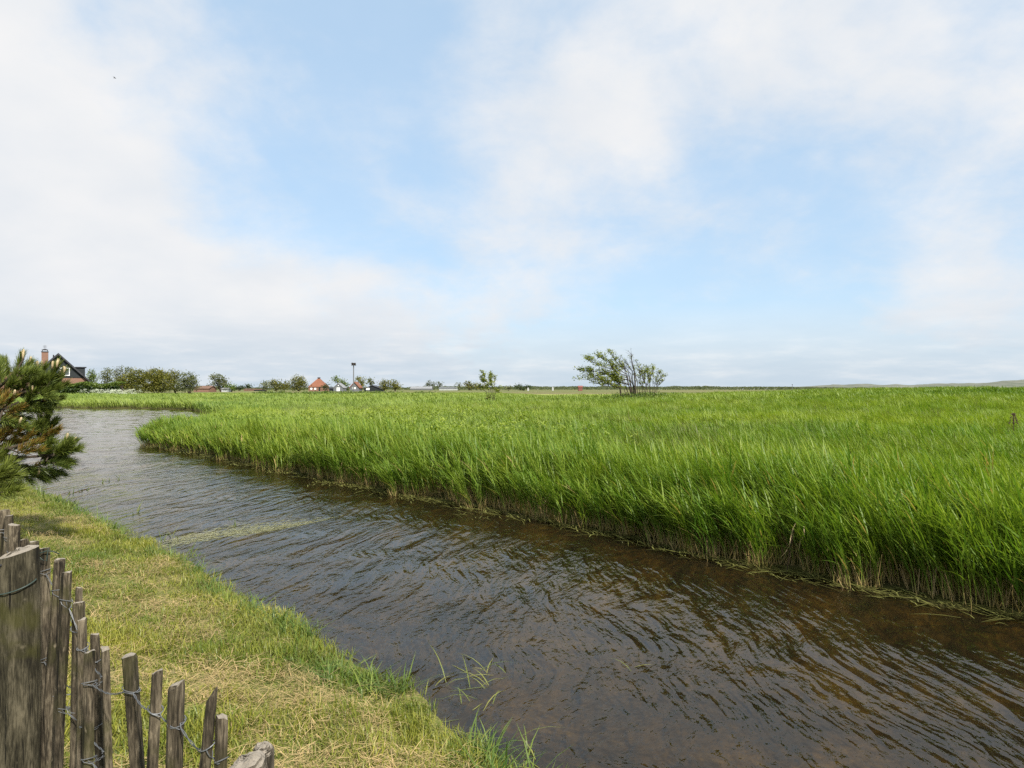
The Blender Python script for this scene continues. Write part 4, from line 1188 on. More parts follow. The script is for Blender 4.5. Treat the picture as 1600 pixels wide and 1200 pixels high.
def leaf_spray(mb, p, n, s, leaf, lo=.1, hi=.95):
    for k in range(n):
        c = Vector(p) + Vector((random.gauss(0, s), random.gauss(0, s), random.gauss(0, s * .7)))
        l = leaf * random.uniform(.6, 1.3)
        nr = Vector((random.gauss(0, 1), random.gauss(0, 1), random.gauss(0, 1) + .4)).normalized()
        t = nr.cross(Vector((random.gauss(0, 1), random.gauss(0, 1), random.gauss(0, 1)))).normalized(); b = nr.cross(t)
        mb.add([tuple(c - t * l * .5), tuple(c + b * l * .3), tuple(c + t * l * .5), tuple(c - b * l * .3)], [(0, 1, 2, 3)], tint=random.uniform(lo, hi))

def windswept(name, label, cat, base_px, D, stems, leafmat_, nl, s, leaf, tl=1.0):
    X0 = (base_px - 800) / F * D; gz = gxyz(X0, D)
    O = Vector((X0, D, gz)); o = empty(name, O); tag(o, label, cat)
    mt = MB(); mbn = mt; ml = MB()
    for (bx, r0, path, leafy, tw) in stems:
        start = Vector(((bx - 800) / F * D, D, gz - .1))
        prev = start; allp = [start]; n = len(path)
        yo = random.uniform(-.5, .5)
        for k, (px, py) in enumerate(path):
            q = Vector(P(px, py, D)); q.y += yo * (k + 1) / n
            pts = limb(mt if k == 0 else mbn, prev, q, r0 * (1 - .8 * k / n), r0 * (1 - .8 * (k + 1) / n), .05, 5, .03)
            allp += pts[1:]; prev = q
        for t in range(int(tw * 1.6)):
            i = random.randrange(len(allp) // 3, len(allp))
            a = allp[i]
            dr = (prev - a).normalized() if (prev - a).length > .1 else (allp[-1] - allp[-3]).normalized()
            e = a + (dr * random.uniform(.3, .8) + Vector((random.gauss(-.15, .3), random.gauss(0, .4), random.uniform(0, .7)))).normalized() * random.uniform(.25, .8) * tl
            tp = limb(mbn, a, e, .012, .004, .06, 3, .05)
            for z in range(2):
                e2 = e + Vector((random.gauss(-.1, .2) * tl, random.gauss(0, .2), random.uniform(-.05, .35) * tl))
                limb(mbn, tp[2], e2, .008, .004, 0, 2)
                if random.random() < leafy: leaf_spray(ml, e2, nl // 2, s, leaf)
            if random.random() < leafy: leaf_spray(ml, e, nl, s, leaf)
        if random.random() < leafy: leaf_spray(ml, prev, nl, s, leaf)
    for m_ in (mt, ml): m_.v = [(v[0] - O.x, v[1] - O.y, v[2] - O.z) for v in m_.v]
    tr = mt.build('trunk', M['bark'], o)
    ml.build('crown', leafmat_, o)

windswept('windswept_tree', 'lone windswept tree with bare upright twigs and leaves trailing left', 'tree', 994, WD, [
    (994, .085, [(992, 596), (990, 578), (986, 562), (985, 552)], .05, 12),
    (994, .06, [(985, 600), (960, 594), (935, 592), (908, 592)], .8, 22),
    (994, .06, [(984, 594), (958, 585), (930, 580), (912, 580)], .9, 24),
    (993, .05, [(980, 588), (955, 576), (930, 568), (918, 562)], .85, 22),
    (993, .05, [(978, 584), (960, 570), (945, 562), (936, 557)], .8, 18),
    (993, .05, [(982, 582), (970, 572), (960, 560), (956, 552)], .45, 16),
    (994, .04, [(986, 584), (978, 574), (972, 566), (968, 562)], .2, 14),
    (994, .04, [(988, 580), (982, 570), (978, 563)], .05, 10),
    (972, .06, [(969, 602), (962, 590), (945, 584), (925, 586)], .75, 18),
    (972, .05, [(968, 596), (966, 582), (958, 572)], .55, 14),
    (994, .05, [(978, 604), (950, 600), (925, 598)], .6, 14),
    (995, .04, [(996, 598), (992, 584), (988, 572)], .15, 10),
    (992, .035, [(982, 602), (968, 590), (958, 574)], .3, 14), (990, .035, [(978, 600), (962, 592), (948, 582)], .5, 14),
    (996, .035, [(992, 604), (984, 590), (976, 574)], .12, 14), (998, .035, [(1000, 600), (1000, 586), (997, 572)], .12, 12),
    (1000, .03, [(1004, 600), (1008, 590), (1009, 580)], .3, 12), (985, .035, [(974, 606), (956, 604), (940, 602)], .6, 14),
    (1004, .03, [(1010, 604), (1016, 594), (1018, 584)], .4, 12), (980, .03, [(968, 606), (950, 598), (930, 590)], .6, 14),
], M['leaf_willow'], 11, .11, .14, .72)
windswept('open_shrub', 'smaller open shrub at the right foot of the windswept tree', 'shrub', 1017, WD + 1, [
    (1012, .03, [(1008, 600), (1003, 588), (1001, 580)], .3, 10),
    (1016, .03, [(1014, 596), (1011, 584), (1012, 577)], .45, 12),
    (1018, .03, [(1020, 596), (1020, 584), (1020, 575)], .3, 12),
    (1020, .03, [(1026, 600), (1031, 592), (1036, 589)], .45, 12),
    (1019, .03, [(1024, 596), (1028, 586), (1030, 582)], .4, 12),
    (1014, .03, [(1006, 604), (1001, 598)], .4, 8), (1016, .03, [(1010, 600), (1006, 590), (1005, 582)], .4, 10), (1021, .03, [(1028, 604), (1034, 598)], .45, 10), (1018, .03, [(1016, 600), (1016, 588)], .4, 10),
], M['leaf_willow'], 8, .09, .12, .55)
windswept('young_willow', 'young spindly willow sapling with yellow green leaf tufts in the field', 'sapling', 768, 57, [
    (767, .03, [(764, 610), (757, 598), (752, 590)], .8, 14),
    (768, .03, [(766, 606), (759, 592), (755, 584)], .8, 10),
    (769, .03, [(769, 604), (767, 594), (767, 586)], .9, 14),
    (770, .03, [(772, 608), (773, 596), (773, 590)], .35, 8),
    (770, .03, [(774, 614), (778, 606), (779, 612)], .6, 10),
    (768, .03, [(760, 612), (752, 606)], .7, 10),
], M['leaf_willow'], 11, .08, .12, .42)
# dark green nettles at the foot of the windswept tree
mb = MB()
for k in range(700):
    px = random.gauss(1000, 26); d = random.uniform(57, 62)
    x = (px - 800) / F * d; z = gxyz(x, d)
    leaf_spray(mb, (x, d, z + random.uniform(.3, 1.1)), 3, .10, .16, 0, .7)
tag(mb.build('nettle_undergrowth', M['leaf_green']), 'leafy green undergrowth around the windswept tree', 'undergrowth', kind='stuff')
mb = MB()
for k in range(46):
    px = random.uniform(400, 680); d = random.uniform(88, 118)
    x = (px - 800) / F * d; z = gxyz(x, d); w = random.uniform(.5, 1.4)
    for q in range(26): leaf_spray(mb, (x + random.gauss(0, w), d + random.gauss(0, .5), z + random.uniform(.1, .65)), 4, .16, .26, 0, .8)
tag(mb.build('rush_tussocks', M['leaf_green']), 'dark green rush tussocks dotted over the pasture before the farm', 'rushes', kind='stuff')

# ------------------------------------------------------------------ buildings
def prism(mb, x0, x1, y0, y1, z0, ze, zr, along_y=True):
    """gabled roof solid; ridge along y (gable faces the viewer) or along x"""
    if along_y:
        xm = (x0 + x1) / 2
        v = [(x0, y0, ze), (x1, y0, ze), (xm, y0, zr), (x0, y1, ze), (x1, y1, ze), (xm, y1, zr)]
        f = [(0, 1, 2), (3, 5, 4), (0, 2, 5, 3), (1, 4, 5, 2), (0, 3, 4, 1)]
    else:
        ym = (y0 + y1) / 2
        v = [(x0, y0, ze), (x0, y1, ze), (x0, ym, zr), (x1, y0, ze), (x1, y1, ze), (x1, ym, zr)]
        f = [(0, 2, 1), (3, 4, 5), (0, 3, 5, 2), (1, 2, 5, 4), (0, 1, 4, 3)]
    mb.add(v, f)

def slab_roof(mb, x0, x1, y0, y1, ze, zr, th, along_y=True):
    """two roof slabs with real thickness"""
    if along_y:
        xm = (x0 + x1) / 2
        for xa, xb in ((x0, xm), (x1, xm)):
            v = [(xa, y0, ze), (xb, y0, zr), (xb, y1, zr), (xa, y1, ze)]
            v += [(a, b, c - th) for a, b, c in v]
            f = [(0, 1, 2, 3), (7, 6, 5, 4), (0, 4, 5, 1), (1, 5, 6, 2), (2, 6, 7, 3), (3, 7, 4, 0)]
            mb.add(v, f)
    else:
        ym = (y0 + y1) / 2
        for ya, yb in ((y0, ym), (y1, ym)):
            v = [(x0, ya, ze), (x0, yb, zr), (x1, yb, zr), (x1, ya, ze)]
            v += [(a, b, c - th) for a, b, c in v]
            f = [(0, 1, 2, 3), (7, 6, 5, 4), (0, 4, 5, 1), (1, 5, 6, 2), (2, 6, 7, 3), (3, 7, 4, 0)]
            mb.add(v, f)

def place(mb, name, mat, parent):
    O = parent.matrix_basis.translation if parent.parent is None else parent['_o']
    O = Vector(O)
    mb.v = [(x - O[0], y - O[1], z - O[2]) for x, y, z in mb.v]
    return mb.build(name, mat, parent)

# black gabled house
HD = 110.0
hx = lambda px: (px - 800) / F * HD
hz = lambda py: CAM_H + (HOR - py) / F * HD
x0, x1 = hx(47), hx(135.5)
gz = gxyz((x0 + x1) / 2, HD)
house = empty('gabled_house', ((x0 + x1) / 2, HD, gz))
tag(house, 'black clad gabled house with brick base and chimney behind the pine', 'house')
ze = hz(590)
mb = MB(); mb.box(((x0 + x1) / 2, HD + 5.5, (gz + ze) / 2), (x1 - x0, 11, ze - gz)); place(mb, 'brick_wall', M['brick'], house)
zr = hz(553.5)
mb = MB(); prism(mb, x0 - .06, x1 + .06, HD - .08, HD + 11, gz, ze + .004, zr - .15)
place(mb, 'gable_cladding', M['black_wood'], house)
mb = MB(); slab_roof(mb, x0 - .55, x1 + .55, HD - .5, HD + 11.4, hz(594), hz(551.5), .32); roof_o = place(mb, 'roof', M['dark_tile'], house)
mb = MB()
for xa in (x0 - .6, x1 + .6):      # barge boards
    xm = (x0 + x1) / 2
    v = [(xa, HD - .56, hz(594.4)), (xm, HD - .56, hz(551.8)), (xm, HD - .56, hz(554.8)), (xa, HD - .56, hz(597.4))]
    v += [(a, b + .055, c) for a, b, c in v]
    mb.add(v, [(3, 2, 1, 0), (4, 5, 6, 7), (0, 1, 5, 4), (1, 2, 6, 5), (2, 3, 7, 6), (3, 0, 4, 7)])
place(mb, 'barge_board', M['dark_steel'], house)
mb = MB(); cx0, cx1 = hx(64.5), hx(75)
mb.box(((cx0 + cx1) / 2, HD + 3, (hz(549.5) + ze) / 2), (cx1 - cx0, .9, hz(549.5) - ze)); chim = place(mb, 'chimney', M['brick'], house)
chim['_o'] = tuple(house.location)
mb = MB(); zc = hz(549.5)
mb.box(((cx0 + cx1) / 2, HD + 3, zc + .06), (cx1 - cx0 + .14, 1.04, .12))
for sx in (-1, 1):
    for sy in (-1, 1): mb.box(((cx0 + cx1) / 2 + sx * .42, HD + 3 + sy * .36, zc + .22), (.08, .08, .2))
mb.box(((cx0 + cx1) / 2, HD + 3, zc + .37), (1.0, .95, .10)); mb.box(((cx0 + cx1) / 2, HD + 3, zc + .47), (.55, .5, .10))
place(mb, 'chimney_cap', M['dark_steel'], chim)
mb = MB(); ax_ = (cx0 + cx1) / 2
mb.tube([(ax_, HD + 3, zc + .5), (ax_, HD + 3, zc + 1.15)], .025, 5)
for k in range(4): mb.tube([(ax_ - .3, HD + 3, zc + .75 + .1 * k), (ax_ + .3, HD + 3, zc + .75 + .1 * k)], .012, 4)
place(mb, 'antenna', M['dark_steel'], chim)
mb = MB(); mb.tube([(hx(83), HD + 4, hz(562)), (hx(83), HD + 4, hz(553))], .12, 8); place(mb, 'flue_pipe', M['dark_steel'], house)
mb = MB(); dx0, dx1 = hx(119), hx(134)
mb.box(((dx0 + dx1) / 2, HD + 5, (hz(573) + hz(590)) / 2), (dx1 - dx0, 3.2, hz(573) - hz(590)))
dorm = place(mb, 'dormer', M['black_wood'], house); dorm['_o'] = tuple(house.location)
mb = MB(); mb.box(((dx0 + dx1) / 2 + .05, HD + 5, hz(573) + .06), (dx1 - dx0 + .4, 3.6, .12)); place(mb, 'dormer_roof', M['dark_steel'], dorm)
mb = MB(); wx0, wx1 = hx(86), hx(109); wz0, wz1 = hz(587), hz(574.5)
for (a, b, c, dd) in ((wx0, wx1, wz0, wz0 + .12), (wx0, wx1, wz1 - .12, wz1), (wx0, wx0 + .12, wz0 + .12, wz1 - .12), (wx1 - .12, wx1, wz0 + .12, wz1 - .12), ((wx0 + wx1) / 2 - .06, (wx0 + wx1) / 2 + .06, wz0 + .12, wz1 - .12)):
    mb.box(((a + b) / 2, HD - .13, (c + dd) / 2), (b - a, .12, dd - c))
win = place(mb, 'window', M['white_paint'], house); win['_o'] = tuple(house.location)
mb = MB(); mb.box(((wx0 + wx1) / 2, HD - .115, (wz0 + wz1) / 2), (wx1 - wx0 - .2, .05, wz1 - wz0 - .2)); place(mb, 'pane', M['pane'], win)

def farm(name, label, d, px0, px1, py_e, py_r, wall, roof, along_y=True, dep=9, over=.35, pyramid=False, group=None, th=.25, extras=()):
    fx = lambda px: (px - 800) / F * d
    fz = lambda py: CAM_H + (HOR - py) / F * d
    x0, x1 = fx(px0), fx(px1); gz = gxyz((x0 + x1) / 2, d)
    o = empty(name, ((x0 + x1) / 2, d, gz)); tag(o, label, 'house' if 'house' in name else 'barn', group)
    ze, zr = max(fz(py_e), gz + 1.2), fz(py_r)
    mb = MB(); mb.box(((x0 + x1) / 2, d + dep / 2, (gz + ze) / 2), (x1 - x0, dep, ze - gz))
    if not pyramid: prism(mb, x0, x1, d, d + dep, gz, ze + .003, zr - th * .8, along_y)
    place(mb, 'wall', wall, o)
    mb = MB()
    if pyramid:
        a, b, c, e = x0 - over, x1 + over, d - over, d + dep + over; xm, ym = (x0 + x1) / 2, d + dep / 2
        mb.add([(a, c, ze), (b, c, ze), (b, e, ze), (a, e, ze), (xm - .4, ym, zr), (xm + .4, ym, zr)], [(0, 1, 5, 4), (1, 2, 5), (2, 3, 4, 5), (3, 0, 4), (3, 2, 1, 0)])
    elif along_y: slab_roof(mb, x0 - over, x1 + over, d - over, d + dep + over, ze - over * (zr - ze) / ((x1 - x0) / 2), zr, th, True)
    else: slab_roof(mb, x0 - over, x1 + over, d - over, d + dep + over, ze - over * (zr - ze) / (dep / 2), zr, th, False)
    ro = place(mb, 'roof', roof, o); ro['_o'] = tuple(o.location)
    for (nm, a, b, c, e, mt) in extras:
        mb = MB(); mb.box(((fx(a) + fx(b)) / 2, d - .04, (fz(c) + fz(e)) / 2), (fx(b) - fx(a), .12, abs(fz(e) - fz(c)))); place(mb, nm, mt, o)
    return o, ro, fx, fz
G4 = 'buildings scattered along the horizon'
farm('tiled_house', 'house with a bright orange tiled roof peeping through the pine', 150, -70, 9, 596, 580, M['brick'], M['orange_tile'], False, 10, group=G4)
o, ro, fx, fz = farm('pyramid_farmhouse', 'farmhouse under a steep orange pyramid roof', 440, 482, 507, 604.5, 590.5, M['brick'], M['orange_tile'], pyramid=True, dep=11, group=G4,
     extras=(('window', 485, 488, 606, 609, M['white_paint']), ('window', 491, 494, 606, 609, M['white_paint']), ('door', 498, 500.5, 605.6, 611, M['black_wood'])))
mb = MB(); mb.box((fx(494.6), 440 + 5.5, fz(590.2)), (1.6, 1.2, .7)); place(mb, 'ridge_cap', M['dark_tile'], ro)
farm('grey_gabled_shed', 'grey plank shed with a white edged gable', 400, 521, 536, 605, 598.5, M['grey_wood'], M['grey_roof'], True, 8, .3, group=G4, th=.3, extras=(('door', 526, 531, 605.5, 611, M['white_paint']), ('window', 528, 529.5, 601.5, 603.2, M['white_paint'])))
farm('dark_lean_shed', 'tiny dark shed beside the white edged grey shed', 405, 514.5, 519.5, 606.5, 604.8, M['black_wood'], M['dark_steel'], False, 5, group=G4)
farm('small_tiled_house', 'little house with an orange gabled roof below the nest pole', 420, 547, 561, 604, 596.3, M['grey_wood'], M['orange_tile'], True, 8, .5, group=G4, th=.5, extras=(('window', 551, 556, 605, 608, M['white_paint']),))
farm('low_dark_barn', 'long low dark barn right of the nest pole', 425, 569, 594, 606.5, 601.8, M['black_wood'], M['dark_tile'], True, 12, .5, group=G4, extras=(('door', 572, 577.5, 606, 609.5, M['white_paint']),))
farm('orange_roofed_barn', 'low barn with faded brown red roof right of the thicket', 340, 302, 326, 606.5, 602.6, M['brick'], M['brown_roof'], False, 9, group=G4)
farm('low_white_shed', 'small low white shed at the foot of the lone tree', 345, 346, 357, 607.3, 606, M['pale_wall'], M['grey_roof'], False, 5, group=G4)
farm('low_brown_barn', 'first low brown roofed barn in the gap left of the farm', 500, 381, 396, 609.5, 607.3, M['brick'], M['brown_roof'], False, 9, group=G4)
farm('low_brown_barn', 'second low brown roofed barn nearer to the farm bushes', 480, 397, 408, 610, 607.8, M['black_wood'], M['brown_roof'], False, 9, group=G4)
farm('long_grey_shed', 'long grey roofed shed on the horizon', 700, 641, 674, 607, 603.8, M['grey_wood'], M['grey_roof'], False, 14, group=G4)
farm('long_white_shed', 'long white shed on the horizon', 660, 686, 714, 606.8, 605, M['pale_wall'], M['grey_wood'], False, 10, group=G4)
farm('red_hut', 'small red hut left of the windswept tree', 480, 904, 910, 604.8, 602.6, M['red_wall'], M['red_wall'], False, 4, group=G4, th=.15)
farm('white_hut', 'white gabled hut right of the young willow', 520, 824, 826.6, 607, 605, M['pale_wall'], M['pale_wall'], True, 3, group=G4, th=.12, over=.1)
farm('white_hut', 'white gabled hut between the willow and the red hut', 560, 862.6, 865.2, 606, 603, M['pale_wall'], M['pale_wall'], True, 3, group=G4, th=.12, over=.1)
for k, (a, b, e, r, lab) in enumerate(((1150, 1163, 606.4, 605.2, 'pale flat building left of the far mast'), (1166, 1180, 606.6, 605.4, 'second pale flat building nearest the far mast'), (1196, 1204, 606.8, 605.9, 'tiny pale house just left of the thin mast'))):
    farm('far_pale_house', lab, 1000, a, b, e, r, M['grey_roof'], M['grey_wood'], False, 12, group=G4)

# nest pole
NX, ND = P(552.5, 0, 230)[0], 230
gz = gxyz(NX, ND)
pole = empty('nest_pole', (NX, ND, gz)); tag(pole, 'tall grey pole carrying a dark nest platform', 'nest pole')
zt = P(0, 571, ND)[2]
mb = MB(); mb.tube([(NX, ND, gz - .3), (NX, ND, zt)], [.19, .15], 10); place(mb, 'pole', M['grey_steel'], pole)
mb = MB(); mb.box((NX, ND, zt + .05), (1.45, 1.45, .12)); place(mb, 'platform', M['dark_steel'], pole)
mb = MB(); r_ = random.Random(2)
for k in range(120):
    a = r_.uniform(0, 6.283); rr_ = r_.uniform(.35, .72)
    p = Vector((NX + math.cos(a) * rr_, ND + math.sin(a) * rr_, zt + .1 + r_.uniform(.05, .75)))
    t = Vector((-math.sin(a), math.cos(a), r_.uniform(-.25, .25))) * r_.uniform(.25, .5)
    mb.tube([p - t, p + t], .035, 4)
place(mb, 'nest', M['bark'], pole)

# thin mast on the horizon
MX, MD = P(1238, 0, 900)[0], 900
mast = empty('radio_mast', (MX, MD, gxyz(MX, MD))); tag(mast, 'thin dark mast standing on the horizon before the dunes', 'mast')
mb = MB(); mb.tube([(MX, MD, 0), (MX, MD, P(0, 600.3, MD)[2])], [.35, .22], 6); place(mb, 'mast_tube', M['grey_steel'], mast)
mb = MB(); mb.box((MX, MD, P(0, 601.2, MD)[2]), (1.2, .5, .8)); place(mb, 'antenna', M['dark_steel'], mast)

# bright mown strip in the far meadow
mb = MB(); n = 16
vs = []; fs = []
for j, y in enumerate((139, 149, 160, 172)):
    for i in range(n + 1):
        x = -24 + 46 * i / n + (y - 139) * .1
        vs.append((x, y, gxyz(x, y) + .02 + .25))
for j in range(3):
    for i in range(n): fs.append((j * (n + 1) + i, j * (n + 1) + i + 1, (j + 1) * (n + 1) + i + 1, (j + 1) * (n + 1) + i))
mb.add(vs, fs)
tag(mb.build('bright_field', plainmat('lime_meadow', (.24, .30, .04), (.34, .38, .06), .6, rough=.95)), 'bright yellow green strip of meadow beyond the reeds', 'field', kind='structure')

# dunes
def dunes():
    pxs = [900, 1060, 1150, 1200, 1250, 1285, 1300, 1320, 1345, 1380, 1400, 1420, 1445, 1470, 1500, 1530, 1555, 1575, 1600, 1660, 1750, 1900, 2100]
    pys_ = [606.5, 606.3, 606, 605.6, 605.6, 605.2, 604.4, 605, 603.4, 604.6, 604, 604.6, 602.8, 602.4, 602.3, 602, 599.5, 597.2, 596.6, 597.4, 596, 597, 596]
    pys = [b - (2.2 if 1285 <= a < 1540 else 1.2 if a >= 1540 else .6) for a, b in zip(pxs, pys_)]
    q = np.linspace(900, 2100, 420); h = np.interp(q, pxs, pys)
    rows = np.linspace(0, 1, 22)
    D0, D1 = 1150., 1900.
    vs = []; fs = []
    for j, f in enumerate(rows):
        d = D0 + (D1 - D0) * f
        bump = math.sin(math.pi * min(1, f * 1.0)) ** .7
        z = bump * ((HOR - h) / F * (D0 + D1) / 2 + 3.6 + 5.0 * (fbm(q * .045, q * 0 + f * 7, 13, 4) - .5) * (.4 + .6 * (q > 1300))) - .4
        x = (q - 800) / F * d
        vs += [(float(a), float(d), float(c)) for a, c in zip(x, z)]
    n = len(q)
    for j in range(len(rows) - 1):
        for i in range(n - 1): fs.append((j * n + i, j * n + i + 1, (j + 1) * n + i + 1, (j + 1) * n + i))
    mb = MB(); mb.add(vs, fs)
    m = plainmat('dune_grass', (.085, .10, .065), (.18, .175, .135), .035, (1, .5, 2), .95, 0, 8)
    tag(mb.build('dunes', m, smooth=True), 'low grey green sand dunes on the right horizon', 'dunes', kind='structure')
dunes()

house.rotation_euler.z = math.radians(33); house.scale = (.84, 1, 1)
# dark dock stalk in the reeds at the right edge
DD = 17.0
dx, dy, dz = P(1583, 652, DD); gz = gxyz(dx, dy)
dock = empty('dock_plant', (dx, dy, gz)); tag(dock, 'dark brown dried seed stalk standing in the reeds', 'dock plant')
mb = MB(); mb.tube([(dx, dy, gz), (dx + .01, dy, dz - .1), (dx + .02, dy, dz + .12)], [.009, .007, .003], 6); place(mb, 'stalk', M['dock'], dock)
mb = MB()
for k in range(260):
    f = random.random(); br = random.choice((-1, 0, 0, 1))
    x = dx + .01 + br * (.05 + .06 * (1 - f)) * (1 - f * .4) + random.gauss(0, .012); z = dz - .17 + .27 * f
    s = random.uniform(.006, .013)
    mb.add([(x - s, dy + random.gauss(0, .012), z), (x, dy - s, z - s), (x + s, dy, z), (x, dy + s, z + s)], [(0, 1, 2), (0, 2, 3), (0, 1, 3), (1, 2, 3)])
place(mb, 'seed_head', M['dock'], dock)

# dry bent reed leaves
RD = 7.35
bx_, by_, _ = P(1232, 0, RD)
dry = empty('dry_reed', (bx_, by_, gxyz(bx_, by_))); tag(dry, 'pale dried reed leaves bent over at the front of the green reeds', 'dry reed')
mb = MB(); mb.tube([(bx_, by_ + .05, gxyz(bx_, by_)), P(1236, 850, RD + .03), P(1241, 826, RD)], [.004, .004, .003], 6); place(mb, 'stalk', M['dock'], dry)
for path in ([(1243, 818), (1239, 826), (1236, 838), (1234, 850), (1222, 860)], [(1256, 822), (1257, 836), (1250, 846), (1246, 850)], [(1234, 852), (1228, 862), (1221, 870)]):
    mb = MB(); mb.ribbon([P(a, b, RD - .08) for a, b in path], [.008] + [.016] * (len(path) - 2) + [.010], (.8, .5, .2)); place(mb, 'leaf', M['dry_leaf'], dry)

# a far bird
bp_ = Vector(P(179, 122, 160))
bird = empty('bird', bp_); tag(bird, 'tiny dark bird flying high in the left sky', 'bird')
mb = MB()
mb.tube([bp_ + Vector((-.28, 0, 0)), bp_ + Vector((-.12, 0, .03)), bp_ + Vector((.12, 0, .03)), bp_ + Vector((.24, 0, .05)), bp_ + Vector((.32, 0, .03))], [.02, .075, .08, .05, .012], 8)
place(mb, 'body', M['feather'], bird)
for sgn in (-1, 1):
    mb = MB(); mb.ribbon([bp_ + Vector((0, sgn * .05, .06)), bp_ + Vector((.04, sgn * .3, .18)), bp_ + Vector((-.08, sgn * .65, .10))], [.2, .17, .03], (1, 0, 0)); place(mb, 'wing', M['feather'], bird)

# ------------------------------------------------------------------ sky, sun, camera
SUN = Vector((.42, -.62, .74)).normalized()
world = bpy.data.worlds.new('World'); SC.world = world; world.use_nodes = True
nt = world.node_tree; nt.nodes.clear()
out = N(nt, 'ShaderNodeOutputWorld')
sky = N(nt, 'ShaderNodeTexSky', sky_type='NISHITA'); sky.sun_disc = False
skyc = mixc(nt, .68, sky.outputs[0], (1.30, 2.62, 3.95))
sky.sun_elevation = math.asin(SUN.z); sky.sun_rotation = math.atan2(SUN.x, SUN.y)
sky.air_density = 1.0; sky.dust_density = .6; sky.ozone_density = 1.2
tc = N(nt, 'ShaderNodeTexCoord')
def direc(px, py):
    return Vector((px - 800, F, HOR - py)).normalized()
sepd = N(nt, 'ShaderNodeSeparateXYZ'); L(nt, tc.outputs['Generated'], sepd.inputs[0])
# cloud layer seen in perspective: direction / (height + c)
den = math_n(nt, 'ADD', math_n(nt, 'MAXIMUM', sepd.outputs['Z'], 0.0), .5)
dv = N(nt, 'ShaderNodeVectorMath', operation='DIVIDE'); L(nt, tc.outputs['Generated'], dv.inputs[0])
cx = N(nt, 'ShaderNodeCombineXYZ')
for i in range(3): L(nt, den, cx.inputs[i])
L(nt, cx.outputs[0], dv.inputs[1])
def cn(sc, det, ro, off, dist=0.):
    mp = N(nt, 'ShaderNodeMapping'); mp.inputs['Location'].default_value = off
    L(nt, dv.outputs[0], mp.inputs[0])
    n = N(nt, 'ShaderNodeTexNoise'); n.inputs['Scale'].default_value = sc; n.inputs['Detail'].default_value = det; n.inputs['Roughness'].default_value = ro
    n.inputs['Distortion'].default_value = dist
    L(nt, mp.outputs[0], n.inputs['Vector']); return n.outputs['Fac']
n1 = cn(3.0, 8, .55, (3.1, 1.7, .4), .3); n2 = cn(8.5, 7, .6, (.3, 5.1, 2.2), .2)
acc = math_n(nt, 'ADD', math_n(nt, 'MULTIPLY', math_n(nt, 'SUBTRACT', n1, .5), 2.0), math_n(nt, 'MULTIPLY', math_n(nt, 'SUBTRACT', n2, .5), .8))
n3 = cn(20, 5, .6, (1.3, .1, 4.2), .3)
acc = math_n(nt, 'ADD', acc, math_n(nt, 'MULTIPLY', math_n(nt, 'SUBTRACT', n3, .5), .22))
acc = math_n(nt, 'ADD', acc, .50)
# where the big cloud banks (+) and blue gaps (-) stand in the sky
BL = [(60, 120, 17, .75), (-100, 330, 22, .8), (120, 420, 16, .6), (320, 470, 14, .45), (690, 500, 7, .55), (780, 170, 9, .45), (850, 260, 9, .4), (960, 330, 8, .3), (1120, 60, 11, .4), (1350, 90, 14, .2),
      (1250, 200, 9, .25), (1500, 480, 8, .2), (460, 90, 15, -.75), (330, 210, 9, -.4), (560, 260, 11, -.35), (430, 320, 6, -.45), (640, 400, 7, -.35), (690, 40, 8, -.4), (925, 50, 5, -.45),
      (1180, 300, 10, -.45), (1420, 320, 13, -.3), (1350, 440, 8, .25), (1130, 470, 10, -.4), (860, 470, 10, -.35), (330, 120, 12, -.3), (1150, 550, 12, -.25)]
for (px, py, rad, w) in BL:
    dn_ = direc(px, py)
    dt = N(nt, 'ShaderNodeVectorMath', operation='DOT_PRODUCT'); L(nt, tc.outputs['Generated'], dt.inputs[0]); dt.inputs[1].default_value = dn_
    g = smap(nt, dt.outputs['Value'], math.cos(math.radians(rad * 1.6)), 1.0, 0, w * (.46 if w > 0 else .5))
    acc = math_n(nt, 'ADD', acc, g)
mask = smap(nt, acc, -.05, 1.05, .32, 1.0)
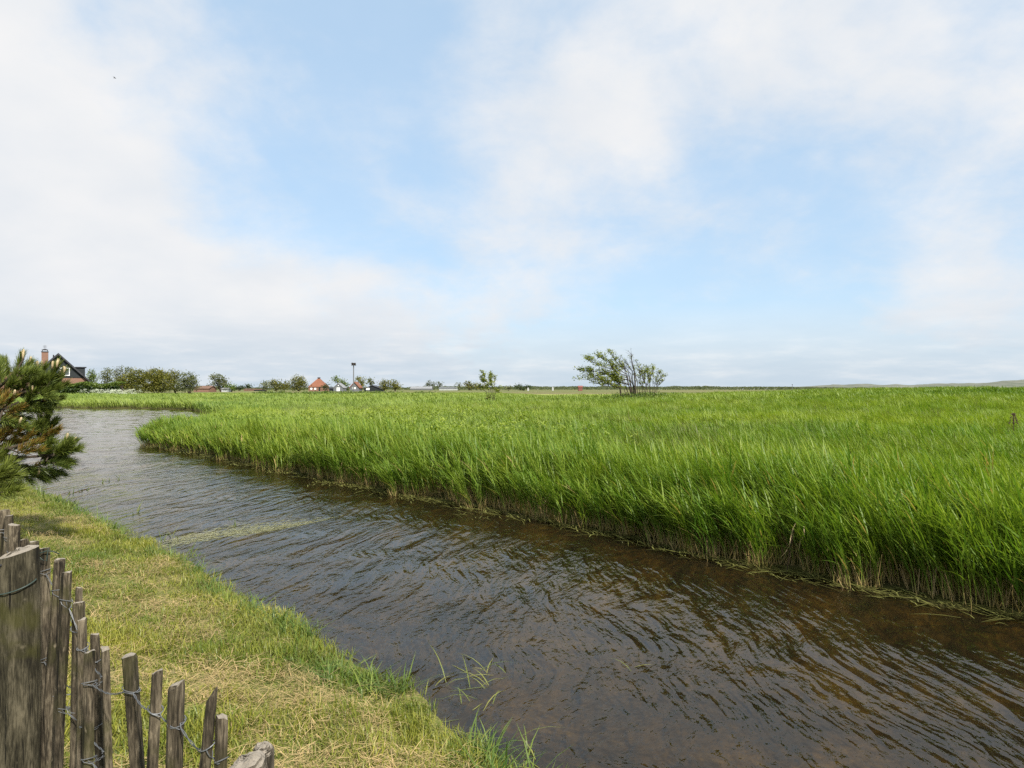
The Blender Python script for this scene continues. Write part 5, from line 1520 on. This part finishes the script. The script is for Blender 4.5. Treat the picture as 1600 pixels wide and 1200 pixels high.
# thin flat stratus towards the horizon
hb = math_n(nt, 'MULTIPLY', smap(nt, sepd.outputs['Z'], .0, .20, 1., 0.), .93)
mask = math_n(nt, 'MAXIMUM', mask, hb)
tone = cn(4.5, 5, .5, (7, 2, 1))
ccol = ramp(nt, tone, [(.3, (.80, .84, .89)), (.7, (.93, .93, .935))])
low = smap(nt, sepd.outputs['Z'], .0, .14, 0., 1.)
lm = N(nt, 'ShaderNodeMapping'); lm.inputs['Scale'].default_value = (6, 6, 34)
L(nt, tc.outputs['Generated'], lm.inputs[0])
ln_ = N(nt, 'ShaderNodeTexNoise'); ln_.inputs['Scale'].default_value = 1.6; ln_.inputs['Detail'].default_value = 7; ln_.inputs['Roughness'].default_value = .6
L(nt, lm.outputs[0], ln_.inputs['Vector'])
lowc = ramp(nt, ln_.outputs['Fac'], [(.38, (.60, .70, .80)), (.52, (.66, .745, .83)), (.68, (.80, .84, .88))])
ccol = mixc(nt, low, lowc, ccol)
bg1 = N(nt, 'ShaderNodeBackground'); bg1.inputs['Strength'].default_value = .13; L(nt, skyc, bg1.inputs[0])
bg2 = N(nt, 'ShaderNodeBackground'); bg2.inputs['Strength'].default_value = .565; L(nt, ccol, bg2.inputs[0])
mx = N(nt, 'ShaderNodeMixShader'); L(nt, mask, mx.inputs[0]); L(nt, bg1.outputs[0], mx.inputs[1]); L(nt, bg2.outputs[0], mx.inputs[2])
L(nt, mx.outputs[0], out.inputs[0])

sun = bpy.data.lights.new('sun', 'SUN'); sun.energy = 4.4; sun.angle = math.radians(2.5); sun.color = (1, .96, .88)
so = bpy.data.objects.new('sun', sun); COL.objects.link(so)
so.rotation_euler = (-SUN).to_track_quat('-Z', 'Y').to_euler(); so.location = (30, 0, 60)

cam = bpy.data.cameras.new('camera'); cam.lens = 36 * F / 1600; cam.sensor_width = 36
cam.clip_start = .05; cam.clip_end = 20000
cam.shift_y = 7 / 1600
co = bpy.data.objects.new('camera', cam); COL.objects.link(co)
co.location = (0, 0, CAM_H); co.rotation_euler = (math.pi / 2, 0, 0)
SC.camera = co

SC.view_settings.view_transform = 'Standard'; SC.view_settings.look = 'None'
SC.view_settings.exposure = 0.8; SC.view_settings.gamma = 1
SC.cycles.use_denoising = False
SC.cycles.max_bounces = 6; SC.cycles.diffuse_bounces = 3; SC.cycles.glossy_bounces = 3; SC.cycles.transmission_bounces = 4; SC.cycles.transparent_max_bounces = 10
SC.cycles.caustics_reflective = False; SC.cycles.caustics_refractive = False
for ob in SC.objects:
    if '_o' in ob: del ob['_o']
